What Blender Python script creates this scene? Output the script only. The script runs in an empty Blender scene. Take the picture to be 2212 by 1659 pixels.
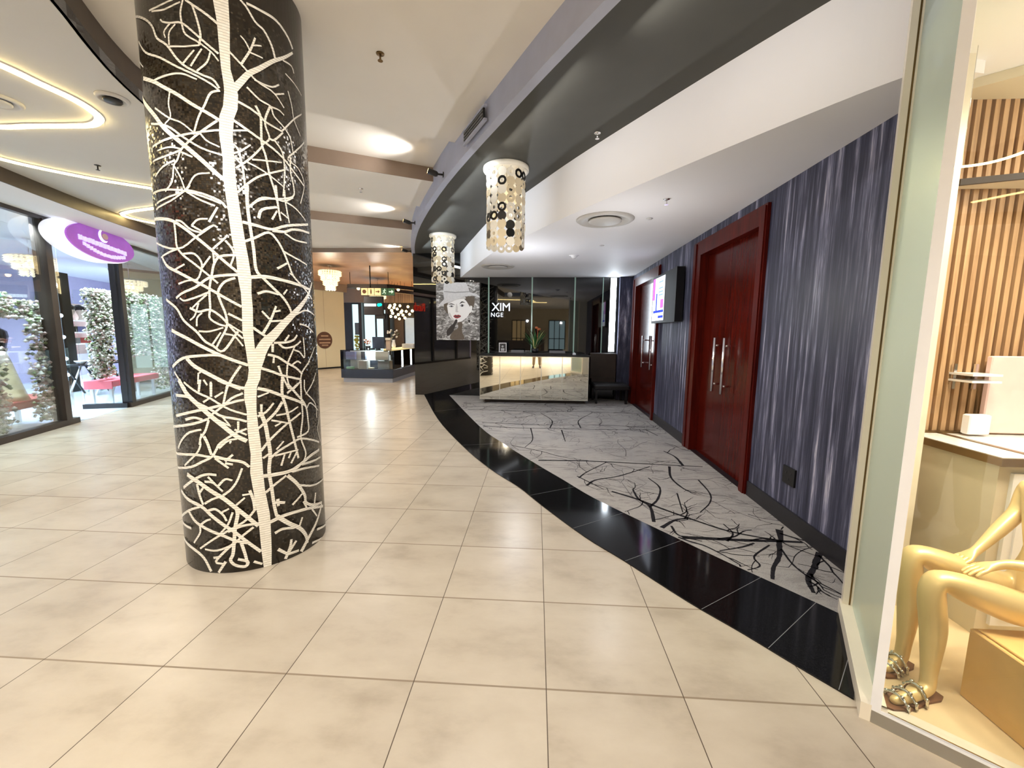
import bpy, math, random
from mathutils import Vector, Matrix

scene = bpy.context.scene
COL = scene.collection
R = random.Random(11)
PI = math.pi

# ------------------------------------------------------------------ camera
CAM_H = 1.5776
yaw, pitch, roll = 0.05763, -0.124252, 0.010239
fwd = Vector((-math.sin(yaw)*math.cos(pitch), math.cos(yaw)*math.cos(pitch), math.sin(pitch)))
rgt = Vector((math.cos(yaw), math.sin(yaw), 0))
upv = rgt.cross(fwd)
cr, sr = math.cos(roll), math.sin(roll)
r2, u2 = rgt*cr + upv*sr, -rgt*sr + upv*cr
cd = bpy.data.cameras.new('camera')
cd.sensor_width = 36.0
cd.lens = 14.4925
cd.clip_start = 0.02
cam = bpy.data.objects.new('camera', cd)
cam.matrix_world = Matrix(((r2.x, u2.x, -fwd.x, 0), (r2.y, u2.y, -fwd.y, 0), (r2.z, u2.z, -fwd.z, CAM_H), (0, 0, 0, 1)))
COL.objects.link(cam)
scene.camera = cam

# ------------------------------------------------------------------ world, exposure
w = bpy.data.worlds.new('world'); scene.world = w; w.use_nodes = True
w.node_tree.nodes['Background'].inputs[0].default_value = (0.62, 0.66, 0.75, 1)
w.node_tree.nodes['Background'].inputs[1].default_value = 0.25
vs = scene.view_settings
vs.view_transform = 'Standard'; vs.look = 'None'; vs.gamma = 1; vs.use_curve_mapping = False
vs.exposure = 0.31
scene.cycles.use_denoising = True
scene.cycles.max_bounces = 8
scene.cycles.transparent_max_bounces = 16
scene.cycles.sample_clamp_indirect = 6.0
scene.cycles.caustics_reflective = False
scene.cycles.caustics_refractive = False

# ------------------------------------------------------------------ lights of the place, with added fill lamps
WARM = (1.0, 0.915, 0.81); NEUT = (1.0, 0.94, 0.87); COOL = (0.70, 0.90, 1.0); AMB = (1.0, 0.62, 0.36)
def spot(loc, tgt, watt, col=WARM, size=110, blend=0.8, rad=0.08):
    l = bpy.data.lights.new('spot_light', 'SPOT'); l.energy = watt; l.color = col
    l.spot_size = math.radians(size); l.spot_blend = blend; l.shadow_soft_size = rad
    o = bpy.data.objects.new('spot_light', l); o.location = loc
    o.rotation_euler = (Vector(tgt) - Vector(loc)).to_track_quat('-Z', 'Y').to_euler()
    COL.objects.link(o); return o
def point(loc, watt, col=WARM, rad=0.1):
    l = bpy.data.lights.new('point_light', 'POINT'); l.energy = watt; l.color = col; l.shadow_soft_size = rad
    o = bpy.data.objects.new('point_light', l); o.location = loc; COL.objects.link(o); return o
def area(loc, tgt, sx, sy, watt, col=WARM):
    l = bpy.data.lights.new('area_light', 'AREA'); l.energy = watt; l.color = col
    l.shape = 'RECTANGLE'; l.size = sx; l.size_y = sy
    o = bpy.data.objects.new('area_light', l); o.location = loc
    o.rotation_euler = (Vector(tgt) - Vector(loc)).to_track_quat('-Z', 'Y').to_euler()
    COL.objects.link(o); return o

def downlight(x, y, z, watt, col=WARM, size=140):
    return spot((x, y, z), (x, y, 0), watt, col, size, 0.6, 0.22)
# warm recessed downlights of the walkway, near to far
for x_, y_, e_ in ((-0.9, 1.3, 100), (-1.2, -1.2, 140), (0.6, -1.0, 110), (-3.2, 0.2, 165), (-0.6, 3.6, 70)): downlight(x_, y_, 3.42, e_, WARM)
for x_, y_, e_ in ((-4.6, 2.0, 120), (-3.6, 5.2, 100), (-5.6, 5.4, 90), (-4.2, 8.2, 80), (-2.9, 6.9, 42)): downlight(x_, y_, 3.38, e_, NEUT)
for x_, y_, e_ in ((-5.2, 11.2, 120), (-3.6, 12.0, 95), (-6.8, 14.2, 170), (-4.2, 16.4, 150)): downlight(x_, y_, 3.40, e_, (1.0, 0.87, 0.72))
for x_, y_ in ((-2.5, -4.0), (1.0, -4.5), (4.0, -5.0), (-1.0, -8.5), (3.0, -9.0)): downlight(x_, y_, 3.35, 900, WARM)
# added spots that brighten the mosaic column
spot((-1.3, 0.1, 3.35), (-2.0, 2.6, 1.9), 130, WARM, 62, 0.9, 0.12)
spot((-3.9, 1.3, 3.38), (-2.2, 2.7, 2.2), 90, (1.0, 0.88, 0.66), 60, 0.9, 0.12)
spot((-0.4, 1.2, 3.40), (-1.9, 2.7, 2.9), 45, NEUT, 60, 0.9, 0.12)
# added strips that brighten the white fascia of the alcove
for x_, y_, e_, c_, l_ in ((0.75, 2.35, 3.2, NEUT, 1.0), (-0.1, 3.75, 4.2, NEUT, 1.4), (-0.95, 5.35, 5.2, (0.92, 0.96, 1.0), 1.6), (-1.72, 7.1, 6.5, (0.86, 0.94, 1.0), 1.6), (-2.3, 8.75, 6.5, (0.82, 0.92, 1.0), 1.4)): area((x_, y_, 3.36), (x_+0.9, y_+0.45, 3.06), l_, 0.06, e_, c_)
point((-0.3, 6.6, 1.95), 28, (0.93, 0.95, 1.0), 0.03)  # added points that fill the alcove, no fixtures there
point((0.9, 4.5, 1.95), 15, (1.0, 0.97, 0.95), 0.03)
# boutique on the right and the cool bridal shop on the left
for x_, y_, e_ in ((2.2, 1.85, 85), (2.9, 1.3, 95), (3.1, 2.2, 80), (4.6, 1.2, 120)): downlight(x_, y_, 2.86, e_, (1.0, 0.88, 0.70))
point((2.9, 1.6, 2.5), 22, (1.0, 0.95, 0.88), 0.1)  # added point that lifts the boutique ceiling
for s_, w_, e_ in ((-2.0, 1.6, 620), (2.2, 2.0, 760), (4.4, 3.4, 760), (8.0, 2.6, 640), (1.0, 3.8, 520), (11.0, 3.0, 420)):
    downlight(-7.242-0.3279*s_-0.9447*w_, 5.033+0.9447*s_-0.3279*w_, 3.2, e_, COOL)
for s_ in (-1.0, 0.4, 1.1, 3.2, 4.2, 5.2):
    a_ = lambda s, w, z: (-7.242-0.3279*s-0.9447*w, 5.033+0.9447*s-0.3279*w, z)
    spot(a_(s_, 0.12, 3.15), a_(s_, 0.55, 0.9), 330, COOL, 100, 0.8, 0.06)  # added spots just inside the glass, brightening the flower screens
spot((1.72, 1.52, 2.8), (1.85, 1.62, 0.4), 75, (1.0, 0.88, 0.68), 70, 0.8, 0.05)  # added spots that brighten the gold mannequin and its box
spot((1.35+0.45, 1.30+0.05, 2.7), (2.0, 1.9, 0.6), 40, (1.0, 0.88, 0.68), 80, 0.8, 0.05)
# kiosk case lights
point((-5.2, 12.6, 0.93), 22, (0.9, 0.97, 1.0), 0.05); point((-4.6, 14.0, 0.93), 9, (0.95, 1.0, 0.95), 0.05)

# ------------------------------------------------------------------ node helpers
def lin(c):
    out = []
    for v in c[:3]:
        v = v/255.0
        out.append(v/12.92 if v <= 0.04045 else ((v+0.055)/1.055)**2.4)
    return (*out, 1.0)

class NT:
    """small shader-graph builder"""
    def __init__(s, name):
        s.m = bpy.data.materials.new(name); s.m.use_nodes = True
        s.t = s.m.node_tree; s.n = s.t.nodes; s.n.clear()
        s.out = s.n.new('ShaderNodeOutputMaterial')
    def link(s, a, b): s.t.links.new(a, b)
    def val(s, sock, v):
        if hasattr(v, 'is_output'): s.link(v, sock)
        elif v is not None: sock.default_value = v
    def math(s, op, a, b=None, c=None):
        n = s.n.new('ShaderNodeMath'); n.operation = op
        s.val(n.inputs[0], a); s.val(n.inputs[1], b) if b is not None else None
        if c is not None: s.val(n.inputs[2], c)
        return n.outputs[0]
    def co(s):
        return s.n.new('ShaderNodeTexCoord').outputs['Object']
    def geo(s):
        return s.n.new('ShaderNodeNewGeometry').outputs['Position']
    def sep(s, v):
        n = s.n.new('ShaderNodeSeparateXYZ'); s.link(v, n.inputs[0]); return n.outputs
    def comb(s, x, y, z):
        n = s.n.new('ShaderNodeCombineXYZ')
        for i, k in enumerate((x, y, z)): s.val(n.inputs[i], k)
        return n.outputs[0]
    def mapv(s, v, sc=(1, 1, 1), loc=(0, 0, 0)):
        n = s.n.new('ShaderNodeMapping'); s.link(v, n.inputs[0])
        n.inputs['Scale'].default_value = sc; n.inputs['Location'].default_value = loc
        return n.outputs[0]
    def noise(s, v, sc=5, det=3, rough=0.5, dist=0):
        n = s.n.new('ShaderNodeTexNoise'); s.link(v, n.inputs['Vector'])
        n.inputs['Scale'].default_value = sc; n.inputs['Detail'].default_value = det
        n.inputs['Roughness'].default_value = rough; n.inputs['Distortion'].default_value = dist
        return n.outputs['Fac']
    def white(s, v):
        n = s.n.new('ShaderNodeTexWhiteNoise'); n.noise_dimensions = '3D'; s.link(v, n.inputs['Vector']); return n.outputs['Value']
    def ramp(s, f, stops):
        n = s.n.new('ShaderNodeValToRGB'); s.link(f, n.inputs[0])
        e = n.color_ramp.elements
        while len(e) > len(stops): e.remove(e[-1])
        while len(e) < len(stops): e.new(0.5)
        for el, (p, c) in zip(e, stops): el.position = p; el.color = c
        return n.outputs[0]
    def mix(s, f, a, b, mode='MIX'):
        n = s.n.new('ShaderNodeMix'); n.data_type = 'RGBA'; n.blend_type = mode
        s.val(n.inputs[0], f); s.val(n.inputs[6], a); s.val(n.inputs[7], b)
        return n.outputs[2]
    def bump(s, h, st=0.2, d=0.01):
        n = s.n.new('ShaderNodeBump'); n.inputs['Strength'].default_value = st; n.inputs['Distance'].default_value = d
        s.link(h, n.inputs['Height']); return n.outputs[0]
    def bsdf(s, col, rough=0.5, metal=0.0, spec=0.5, normal=None, coat=0.0, emit=None, es=0.0):
        b = s.n.new('ShaderNodeBsdfPrincipled')
        s.val(b.inputs['Base Color'], col); s.val(b.inputs['Roughness'], rough); s.val(b.inputs['Metallic'], metal)
        b.inputs['Specular IOR Level'].default_value = spec; b.inputs['Coat Weight'].default_value = coat
        b.inputs['Coat Roughness'].default_value = 0.05
        if normal is not None: s.link(normal, b.inputs['Normal'])
        if emit is not None: s.val(b.inputs['Emission Color'], emit); b.inputs['Emission Strength'].default_value = es
        s.link(b.outputs[0], s.out.inputs[0]); return s.m

def plain(name, rgb, rough=0.5, metal=0.0, spec=0.5, coat=0.0, var=0.06, sc=6.0, emit=None, es=0.0):
    """paint-like surface with a little procedural unevenness"""
    t = NT(name); c = lin(rgb)
    n = t.noise(t.geo(), sc, 3, 0.6)
    lo = tuple(max(0, k*(1-var)) for k in c[:3]) + (1,); hi = tuple(min(1, k*(1+var)) for k in c[:3]) + (1,)
    col = t.ramp(n, [(0.3, lo), (0.7, hi)])
    return t.bsdf(col, rough, metal, spec, None, coat, lin(emit) if emit else None, es)

def glow(name, rgb, st):
    t = NT(name); e = t.n.new('ShaderNodeEmission'); e.inputs[0].default_value = lin(rgb); e.inputs[1].default_value = st
    t.link(e.outputs[0], t.out.inputs[0]); return t.m

def glass_mat(name, tint=(250, 251, 248), refl=1.0, ior=1.45):
    t = NT(name)
    tr = t.n.new('ShaderNodeBsdfTransparent'); tr.inputs[0].default_value = lin(tint)
    gl = t.n.new('ShaderNodeBsdfGlossy'); gl.inputs['Roughness'].default_value = 0.01
    fr = t.n.new('ShaderNodeFresnel'); fr.inputs[0].default_value = ior
    mx = t.n.new('ShaderNodeMixShader')
    t.link(t.math('MULTIPLY', fr.outputs[0], refl), mx.inputs[0]); t.link(tr.outputs[0], mx.inputs[1]); t.link(gl.outputs[0], mx.inputs[2])
    t.link(mx.outputs[0], t.out.inputs[0]); return t.m

def frosted(name):
    t = NT(name)
    tr = t.n.new('ShaderNodeBsdfTransparent'); tr.inputs[0].default_value = lin((226, 236, 232))
    df = t.n.new('ShaderNodeBsdfPrincipled'); df.inputs['Base Color'].default_value = lin((206, 216, 208)); df.inputs['Roughness'].default_value = 0.45
    mx = t.n.new('ShaderNodeMixShader'); mx.inputs[0].default_value = 0.55
    t.link(tr.outputs[0], mx.inputs[1]); t.link(df.outputs[0], mx.inputs[2]); t.link(mx.outputs[0], t.out.inputs[0]); return t.m

# ------------------------------------------------------------------ materials
OX, OY, TS = 0.07096, 1.06349, 0.6
def m_floor():
    t = NT('porcelain_tiles'); p = t.geo(); x, y, z = t.sep(p)
    u = t.math('DIVIDE', t.math('SUBTRACT', x, OX), TS); v = t.math('DIVIDE', t.math('SUBTRACT', y, OY), TS)
    fu, fv = t.math('FRACT', u), t.math('FRACT', v)
    du = t.math('MULTIPLY', t.math('MINIMUM', fu, t.math('SUBTRACT', 1.0, fu)), TS)
    dv = t.math('MULTIPLY', t.math('MINIMUM', fv, t.math('SUBTRACT', 1.0, fv)), TS)
    gu = t.math('LESS_THAN', du, 0.0021); gv = t.math('LESS_THAN', dv, 0.0048)
    cell = t.comb(t.math('FLOOR', u), t.math('FLOOR', v), 0.0)
    wn = t.white(cell)
    off = t.mapv(cell, (3.7, 5.1, 1))
    pp = t.n.new('ShaderNodeVectorMath'); pp.operation = 'ADD'; t.link(p, pp.inputs[0]); t.link(off, pp.inputs[1])
    n1 = t.noise(t.mapv(pp.outputs[0], (1.0, 1.7, 1)), 2.3, 6, 0.6)
    f = n1
    col = t.ramp(f, [(0.30, lin((166, 155, 139))), (0.48, lin((184, 174, 158))), (0.85, lin((200, 191, 176)))])
    col = t.mix(t.math('MULTIPLY', t.math('SUBTRACT', wn, 0.5), 0.14), col, lin((255, 245, 228)))
    col = t.mix(gv, col, lin((140, 126, 108)))
    col = t.mix(gu, col, lin((78, 66, 54)))
    g = t.math('MAXIMUM', gu, gv)
    rough = t.math('ADD', t.math('MULTIPLY', n1, 0.03), t.math('ADD', 0.29, t.math('MULTIPLY', g, 0.3)))
    nb = t.noise(p, 3.0, 2, 0.5)
    return t.bsdf(col, rough, 0, 0.5, t.bump(nb, 0.06, 0.02))
def m_granite():
    t = NT('black_granite'); p = t.geo()
    n = t.noise(p, 160, 2, 0.6); col = t.ramp(n, [(0.45, lin((8, 8, 9))), (0.75, lin((34, 34, 36)))])
    return t.bsdf(col, 0.08, 0, 0.32)
def m_bluewall():
    t = NT('streaked_blue_wallpaper'); p = t.geo()
    a = t.noise(t.mapv(p, (6, 21, 0.85)), 1.0, 6, 0.66, 0.25)
    b = t.noise(t.mapv(p, (9, 90, 3.2)), 1.0, 4, 0.65)
    c = t.noise(t.mapv(p, (1.5, 2.2, 0.7)), 1.0, 2, 0.5)
    f = t.math('ADD', t.math('ADD', t.math('MULTIPLY', a, 0.80), t.math('MULTIPLY', b, 0.17)), t.math('MULTIPLY', t.math('SUBTRACT', c, 0.5), 0.14))
    col = t.ramp(f, [(0.34, lin((37, 39, 56))), (0.46, lin((60, 62, 82))), (0.53, lin((90, 92, 112))), (0.585, lin((140, 140, 164))), (0.67, lin((232, 230, 236)))])
    return t.bsdf(col, 0.5, 0.0, 0.35, t.bump(b, 0.12, 0.004))
def m_mahogany(name='mahogany', a=(58, 10, 6), b=(88, 20, 10), rough=0.17):
    t = NT(name); p = t.geo()
    n = t.noise(t.mapv(p, (9, 9, 0.7)), 3, 5, 0.65, 0.3)
    col = t.ramp(n, [(0.3, lin(a)), (0.7, lin(b))])
    return t.bsdf(col, rough, 0, 0.16)
def m_carpet():
    t = NT('grey_carpet'); p = t.geo()
    n = t.noise(p, 260, 2, 0.7); n2 = t.noise(p, 1.4, 4, 0.6)
    n3 = t.noise(t.mapv(p, (1.6, 5.5, 1)), 2.2, 4, 0.62, 1.2)
    c1 = t.ramp(n2, [(0.3, lin((154, 153, 154))), (0.7, lin((184, 181, 177)))])
    c2 = t.mix(t.ramp(n3, [(0.52, (0, 0, 0, 1)), (0.62, (0.55, 0.55, 0.55, 1))]), c1, lin((112, 110, 112)))
    col = t.mix(0.35, c2, t.ramp(n, [(0.3, lin((80, 80, 82))), (0.7, lin((214, 210, 206)))]))
    return t.bsdf(col, 0.95, 0, 0.15, t.bump(n, 0.4, 0.004))
def m_mosaic(name, c0, c1, du, dz, grout, rough, bump=0.5, gw=0.10):
    t = NT(name); p = t.geo(); x, y, z = t.sep(p)
    ang = t.math('ARCTAN2', t.math('SUBTRACT', y, COLY), t.math('SUBTRACT', x, COLX))
    u = t.math('DIVIDE', t.math('MULTIPLY', ang, COLR), du); v = t.math('DIVIDE', z, dz)
    fu, fv = t.math('FRACT', u), t.math('FRACT', v)
    g = t.math('MAXIMUM', t.math('LESS_THAN', fu, gw), t.math('LESS_THAN', fv, 0.12))
    wn = t.white(t.comb(t.math('FLOOR', u), t.math('FLOOR', v), 0.0))
    col = t.ramp(wn, [(0.0, lin(c0)), (1.0, lin(c1))])
    col = t.mix(g, col, lin(grout))
    w2 = t.white(t.comb(t.math('FLOOR', v), t.math('FLOOR', u), 3.0))
    tilt = t.math('ADD', t.math('MULTIPLY', t.math('SUBTRACT', wn, 0.5), fu), t.math('MULTIPLY', t.math('SUBTRACT', w2, 0.5), fv))
    h = t.math('ADD', t.math('MULTIPLY', tilt, bump), t.math('MULTIPLY', g, -0.3))
    return t.bsdf(col, rough, 0, 0.6, t.bump(h, 0.6, 0.006))
def m_slat():
    t = NT('oak_slats'); p = t.geo()
    n = t.noise(t.mapv(p, (20, 20, 1.2)), 2, 5, 0.6)
    return t.bsdf(t.ramp(n, [(0.3, lin((164, 128, 92))), (0.7, lin((204, 168, 128)))]), 0.45)
def m_orange():
    t = NT('orange_timber_boards'); p = t.geo(); x, y, z = t.sep(p)
    fy = t.math('FRACT', t.math('DIVIDE', y, 0.22)); g = t.math('LESS_THAN', fy, 0.05)
    n = t.noise(t.mapv(p, (0.8, 6, 6)), 3, 4, 0.6)
    col = t.ramp(n, [(0.3, lin((196, 142, 104))), (0.7, lin((222, 172, 134)))])
    return t.bsdf(t.mix(g, col, lin((170, 118, 84))), 0.4)
def m_marble():
    t = NT('white_marble'); p = t.geo()
    n = t.noise(p, 5, 6, 0.7, 1.5)
    return t.bsdf(t.ramp(n, [(0.4, lin((242, 240, 238))), (0.62, lin((226, 222, 220)))]), 0.15)

COLX, COLY, COLR = -2.063, 2.848, 0.448
M = dict(
 floor=m_floor(), granite=m_granite(), blue=m_bluewall(), door=m_mahogany(), doorframe=m_mahogany('mahogany_frame', (64, 14, 10), (96, 24, 15), 0.28),
 carpet=m_carpet(), black_mosaic=m_mosaic('black_mosaic', (12, 10, 9), (62, 52, 38), 0.012, 0.012, (20, 17, 14), 0.16, 1.0),
 white_mosaic=m_mosaic('white_mosaic', (240, 237, 226), (252, 250, 242), 0.02, 0.0155, (150, 144, 130), 0.30, 0.15, 0.0),
 slat=m_slat(), orange=m_orange(), marble=m_marble(), ventgrey=plain('pale_vent_enamel', (196, 194, 190), 0.5, var=0.03), slatback=plain('brown_slat_backing', (104, 74, 50), 0.6, var=0.1),
 ceil=plain('ceiling_paint', (240, 236, 230), 0.75, var=0.02, sc=1.2),
 ceilgrey=plain('grey_ceiling_paint', (214, 214, 214), 0.6, var=0.02, sc=1.2),
 white=plain('white_paint', (244, 244, 247), 0.6, var=0.015, sc=1.0),
 soffit=plain('dark_soffit_paint', (66, 66, 62), 0.65, var=0.06, sc=3),
 fascia=plain('grey_fascia_paint', (178, 184, 206), 0.55, var=0.04),
 brown=plain('brown_shade_and_panel', (84, 70, 58), 0.5, var=0.08),
 darkbrown=plain('dark_brown_cladding', (52, 42, 36), 0.4, var=0.15),
 beam=plain('taupe_beam_paint', (150, 132, 118), 0.6, var=0.04),
 skirt=plain('charcoal_skirting', (34, 33, 38), 0.35, var=0.1),
 branch=plain('dark_carpet_pattern', (38, 37, 42), 0.95, spec=0.1, var=0.2, sc=90),
 ghost=plain('faint_carpet_pattern', (120, 118, 120), 0.95, spec=0.1, var=0.12, sc=90),
 chrome=plain('brushed_steel', (235, 235, 238), 0.16, metal=1.0, var=0.03, sc=40),
 black=plain('black_plastic', (16, 16, 18), 0.35, var=0.2),
 blackglass=plain('black_glass', (7, 9, 11), 0.02, spec=1.0, var=0.2),
 leather=plain('black_leather', (20, 18, 19), 0.42, var=0.25, sc=30),
 cream=plain('cream_metal', (232, 224, 206), 0.35, var=0.03),
 creamwall=plain('cream_wall', (214, 204, 180), 0.55, var=0.03),
 shopfloor=plain('cream_platform', (232, 208, 166), 0.5, var=0.05),
 bronze=plain('bronze_trim', (120, 96, 62), 0.3, metal=0.8, var=0.1),
 gold=plain('gold_lacquer', (240, 212, 152), 0.38, metal=0.3, var=0.04),
 plinthgold=plain('gold_box_lacquer', (240, 200, 128), 0.45, metal=0.1, var=0.06),
 silver=plain('silver_jewel', (230, 228, 222), 0.12, metal=1.0, var=0.3, sc=120),
 sandal=plain('brown_sole', (118, 76, 44), 0.5, var=0.2),
 mirror=plain('gold_mirror', (255, 250, 234), 0.02, metal=1.0, var=0.01),
 mirroredge=plain('bevelled_mirror_edge', (250, 246, 232), 0.10, metal=0.6, var=0.03),
 dimglass=glass_mat('clear_glass'), shopglass=glass_mat('shop_glass', (250, 253, 253), 0.55), greenglass=frosted('pale_green_glass'),
 seam=plain('glass_edge_strip', (150, 176, 166), 0.2, var=0.05, emit=(150, 190, 176), es=0.12),
 ledwarm=glow('warm_led', (255, 224, 150), 22.0), ledwhite=glow('white_led', (236, 246, 255), 16.0), ledcool=glow('cool_led', (200, 228, 255), 22.0),
 bulb=glow('warm_bulb', (255, 206, 130), 16.0), dimbulb=glow('dim_bulb', (255, 224, 170), 1.2), crystal=plain('crystal', (250, 240, 214), 0.1, spec=0.8, var=0.1, sc=60, emit=(255, 226, 170), es=1.1),
 crystalcool=plain('cool_crystal', (250, 246, 230), 0.1, spec=0.8, var=0.1, sc=60, emit=(255, 240, 205), es=0.9),
 shell=plain('white_shell', (244, 240, 228), 0.3, var=0.04), shellcream=plain('cream_shell', (226, 212, 182), 0.3, var=0.06),
 shellblack=plain('black_shell', (18, 17, 17), 0.25, var=0.2), shellsmoke=plain('smoke_shell', (96, 86, 72), 0.25, var=0.2),
 shellclear=plain('horn_shell', (200, 190, 168), 0.2, var=0.08),
 navy=plain('navy_cabinet', (58, 68, 86), 0.35, var=0.06), palegrey=plain('pale_grey_plinth', (182, 190, 204), 0.4, var=0.04),
 red=plain('red_enamel', (196, 62, 62), 0.35, var=0.06), pink=plain('pink_cloth', (226, 104, 120), 0.7, var=0.06), redcloth=plain('dusty_red_cloth', (176, 86, 78), 0.8, var=0.1, sc=20),
 purple=plain('lilac_wall', (192, 180, 214), 0.6, var=0.03), lime=plain('lime_panel', (206, 212, 130), 0.6, var=0.04),
 whitegloss=plain('white_gloss', (240, 242, 246), 0.25, var=0.02), bluefloor=plain('pale_gloss_tiles', (216, 228, 236), 0.12, var=0.04, sc=2),
 petalw=plain('white_petals', (242, 238, 230), 0.7, var=0.05), petalp=plain('blush_petals', (230, 200, 196), 0.7, var=0.06), petalg=plain('pale_green_leaves', (150, 164, 120), 0.6, var=0.15), petalb=plain('dark_leaves', (78, 80, 58), 0.6, var=0.2),
 gown=plain('champagne_satin', (206, 192, 158), 0.35, var=0.1, sc=8), skin=plain('mannequin_skin', (226, 214, 206), 0.4, var=0.03), hair=plain('dark_hair', (34, 26, 24), 0.6, var=0.3, sc=50),
 leaf=plain('green_leaf', (58, 112, 56), 0.4, var=0.25, sc=20), leaftip=plain('yellow_leaf', (214, 214, 150), 0.45, var=0.1, sc=20), leafpale=plain('pale_leaf_edge', (160, 182, 150), 0.5, var=0.15),
 terracotta=plain('orange_flower', (196, 112, 70), 0.5, var=0.15),
 magenta=plain('purple_sign_face', (160, 90, 196), 0.35, var=0.12, sc=3, emit=(168, 88, 206), es=0.30),
 signwhite=plain('white_sign_edge', (244, 246, 250), 0.3, var=0.01, emit=(236, 240, 255), es=0.5), lilacletter=plain('lilac_lettering', (226, 220, 248), 0.4, var=0.08, sc=40, emit=(214, 206, 246), es=0.45),
 redneon=glow('red_neon', (255, 58, 34), 3.0),
 signcream=plain('lit_cream_sign', (240, 220, 160), 0.4, var=0.02, emit=(240, 214, 150), es=0.7), signbrown=plain('brown_pictogram', (140, 92, 58), 0.5, var=0.03), signgreen=plain('green_sign', (60, 96, 66), 0.4, var=0.05, emit=(60, 104, 70), es=0.25), signmint=plain('mint_pictogram', (214, 238, 214), 0.4, var=0.02, emit=(214, 240, 214), es=0.5),
 teal=glow('teal_logo', (30, 220, 190), 1.6), whitelogo=glow('white_logo', (230, 250, 250), 1.8),
 litcyan=glow('lit_shop_interior', (204, 236, 240), 1.25), litwarm=glow('warm_lit_shop', (255, 214, 150), 1.0), litpale=plain('pale_blue_interior', (176, 196, 214), 0.5, var=0.06, emit=(176, 196, 214), es=0.35),
 shutter=plain('beige_shutter', (224, 218, 190), 0.5, var=0.04, sc=1.0), ovalbrown=plain('brown_oval_sign', (92, 62, 48), 0.5, var=0.1), ovaltan=plain('tan_oval_lettering', (176, 146, 120), 0.5, var=0.1),
 grey=plain('mid_grey', (128, 130, 134), 0.5, var=0.06), lightgrey=plain('light_grey', (206, 208, 210), 0.5, var=0.04), mint=plain('mint_box', (170, 232, 186), 0.4, var=0.03), beige=plain('beige_box', (214, 190, 168), 0.5, var=0.05), lilacbox=plain('lilac_box', (128, 136, 186), 0.4, var=0.06), yellowbox=plain('yellow_goods', (216, 208, 96), 0.5, var=0.12),
 screen=glow('white_screen', (236, 242, 255), 1.7), screenblue=glow('blue_screen_area', (64, 84, 235), 1.3), screenpink=glow('pink_screen_area', (226, 120, 225), 1.3), screengrey=glow('grey_screen_text', (120, 180, 220), 1.1),
 pbg=None,
)
t_ = NT('poster_grey_texture'); n_ = t_.noise(t_.mapv(t_.geo(), (4, 4, 7)), 1.6, 6, 0.70, 1.2)
c_ = t_.ramp(n_, [(0.36, lin((44, 42, 42))), (0.52, lin((138, 136, 134))), (0.66, lin((238, 238, 238)))])
M['pbg'] = t_.bsdf(c_, 0.4, 0, 0.5, None, 0, c_, 0.22)
for k_, c_ in dict(p_hat=(206, 206, 208), p_hatline=(150, 150, 152), p_face=(240, 239, 238), p_shade=(200, 198, 198), p_hair=(96, 86, 76), p_dark=(52, 48, 48), p_lip=(146, 62, 68), p_eye=(176, 178, 182)).items():
    M[k_] = plain(k_.replace('p_', 'poster_'), c_, 0.4, var=0.10, sc=25, emit=c_, es=0.22)

# ------------------------------------------------------------------ object helpers
def tag(o, label=None, cat=None, group=None, kind=None):
    if label: o['label'] = label
    if cat: o['category'] = cat
    if group: o['group'] = group
    if kind: o['kind'] = kind
    return o
def thing(name, loc, label, cat, group=None, kind=None):
    o = bpy.data.objects.new(name, None); o.location = loc; o.empty_display_size = 0.05
    COL.objects.link(o); return tag(o, label, cat, group, kind)
def wloc(o):
    v = Vector((0, 0, 0))
    while o is not None: v = v + Vector(o.location); o = o.parent
    return v

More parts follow.
